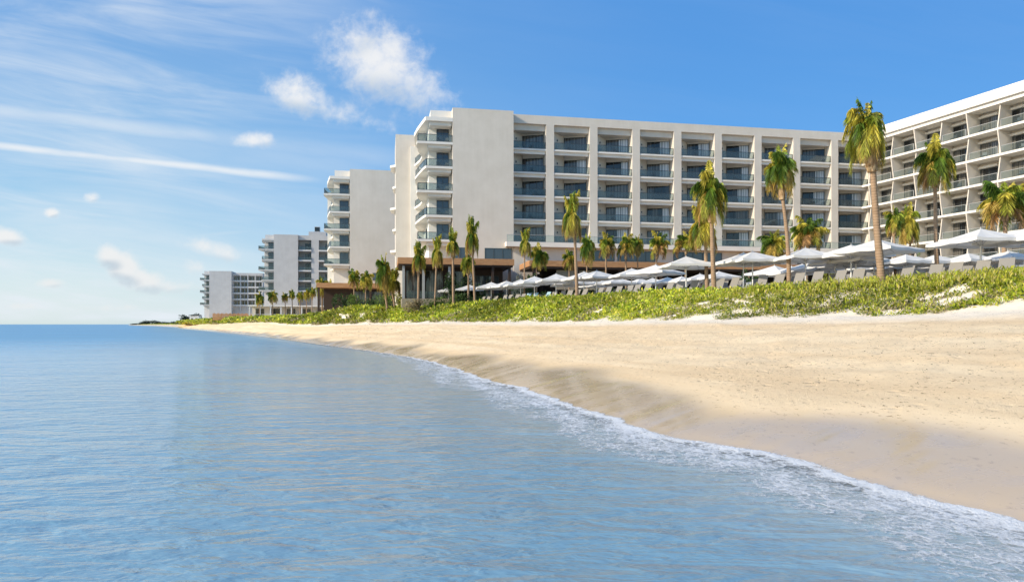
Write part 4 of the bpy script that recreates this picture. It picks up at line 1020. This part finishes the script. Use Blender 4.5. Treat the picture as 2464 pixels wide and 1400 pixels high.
# white padded lounge seats near the right wing
def make_seat():
    root = empty('lounge_chair', (0, 0, 0), 0, 'x', 'armchair', 'white padded armchairs on the terrace')
    m = MB(); m.box(-.42, .42, -.40, .40, .22, .45); m.build('seat', M['white_fab'], root)
    m = MB(); m.box(-.42, .42, .28, .42, .45, .95); m.build('backrest', M['white_fab'], root)
    for s in (-1, 1): a = MB(); a.box(s*.42-.07, s*.42+.07, -.40, .27, .45, .66); a.build('armrest', M['white_fab'], root)
    for x in (-.36, .36):
        for y in (-.34, .34): l = MB(); l.box(x-.03, x+.03, y-.03, y+.03, 0, .22); l.build('leg', M['grey_metal'], root)
    return root
ch = make_seat(); freeze(ch)
for i, (px, Y) in enumerate([(2184, 44), (2214, 45), (2243, 46), (2289, 43), (2385, 41), (1800, 50)]):
    o = ch if i == 0 else copy_tree(ch); o.location = (atY(px, Y)[0], Y, 4.15); o.rotation_euler.z = .3+i
    o['label'] = 'white padded armchair, %s from the left on the terrace' % nth([2, 3, 4, 5, 6, 1][i])

# ------------------------------------------------------------------ balcony furniture
def make_bchair():
    root = empty('balcony_chair', (0, 0, 0), 0, 'x', 'chair', 'dark chairs on the balconies')
    m = MB(); m.box(-.28, .28, -.28, .28, .38, .44); m.build('seat', M['dark_metal'], root)
    m = MB(); m.box(-.28, .28, .24, .30, .44, .92); m.build('backrest', M['dark_metal'], root)
    for x in (-.25, .25):
        for y in (-.25, .25): l = MB(); l.box(x-.02, x+.02, y-.02, y+.02, 0, .38); l.build('leg', M['dark_metal'], root)
    return root
bc = make_bchair(); freeze(bc); first = True
def on(root, x, y, z):
    a = root.rotation_euler.z; c, s = math.cos(a), math.sin(a); l = root.location
    return (l.x+x*c-y*s, l.y+x*s+y*c, l.z+z)
def put_chair(root, x, y, z, rz, lab):
    global first
    o = bc if first else copy_tree(bc); first = False
    o.location = on(root, x, y, z+.005); o.rotation_euler = (0, 0, root.rotation_euler.z+rz); o['label'] = lab
fl = ['lowest', 'second', 'third', 'fourth', 'top']; rr = random.Random(9)
for k, z in enumerate(LV):
    put_chair(main, -10.9, -.4, z, 0.4, 'dark chair left on the %s corner balcony of the main block' % fl[k])
    put_chair(main, -9.8, -.3, z, -.5, 'dark chair right on the %s corner balcony of the main block' % fl[k])
    for b in range(9):
        x0 = .3 if b == 0 else 5.85+6.83*(b-1)+.62
        if rr.random() < .8: put_chair(main, x0+rr.uniform(2.6, 3.4), 1.1, z, rr.uniform(-.6, .6), 'dark chair on the %s balcony of the %s bay of the main block' % (fl[k], nth(b+1)))
for k in range(7):
    z = L0+FH*(k-2)
    for b in range(1, 6):
        if rr.random() < .7:
            x0 = [-1.4, 2.82, 6.84, 11.05, 15.07, 19.46][b]
            put_chair(wing, x0+rr.uniform(1.2, 2.8), .9, z, rr.uniform(-.5, .5), 'dark chair behind the pale glass, wing floor %s and %s bay from its inner corner' % (nth(k+1), nth(b)))
bpy.context.view_layer.update()

# scraps of dry seaweed and shell washed up on the sand
def build_wrack():
    n = 6500; yq = np.exp(np.random.uniform(np.log(7.5), np.log(90), n)); u = np.interp(yq, ST[:, 1], np.arange(len(ST)))
    a = np.clip(np.random.choice([.42, .62, .95], n, p=[.35, .35, .3])+np.random.normal(0, .12, n), .22, 1.02); P = ground_at(u, a)
    d = rand_dirs(n, -5, 18); ln = np.random.uniform(.012, .05, n)**1.0*np.maximum(1, P[:, 1]/28); P[:, 2] += .006+.004*ln/.05
    c = np.array([(.10, .06, .03), (.18, .11, .05), (.30, .22, .13)])[np.random.randint(0, 3, n)]
    me = leaf_mesh('seaweed_scraps', P, d, ln, ln*.6, c, M['leaf']); o = bpy.data.objects.new('seaweed_scraps', me); col.objects.link(o)
    tag(o, 'small dark scraps of seaweed scattered over the dry sand', 'seaweed', None, 'stuff')
build_wrack()
bpy.context.view_layer.update()
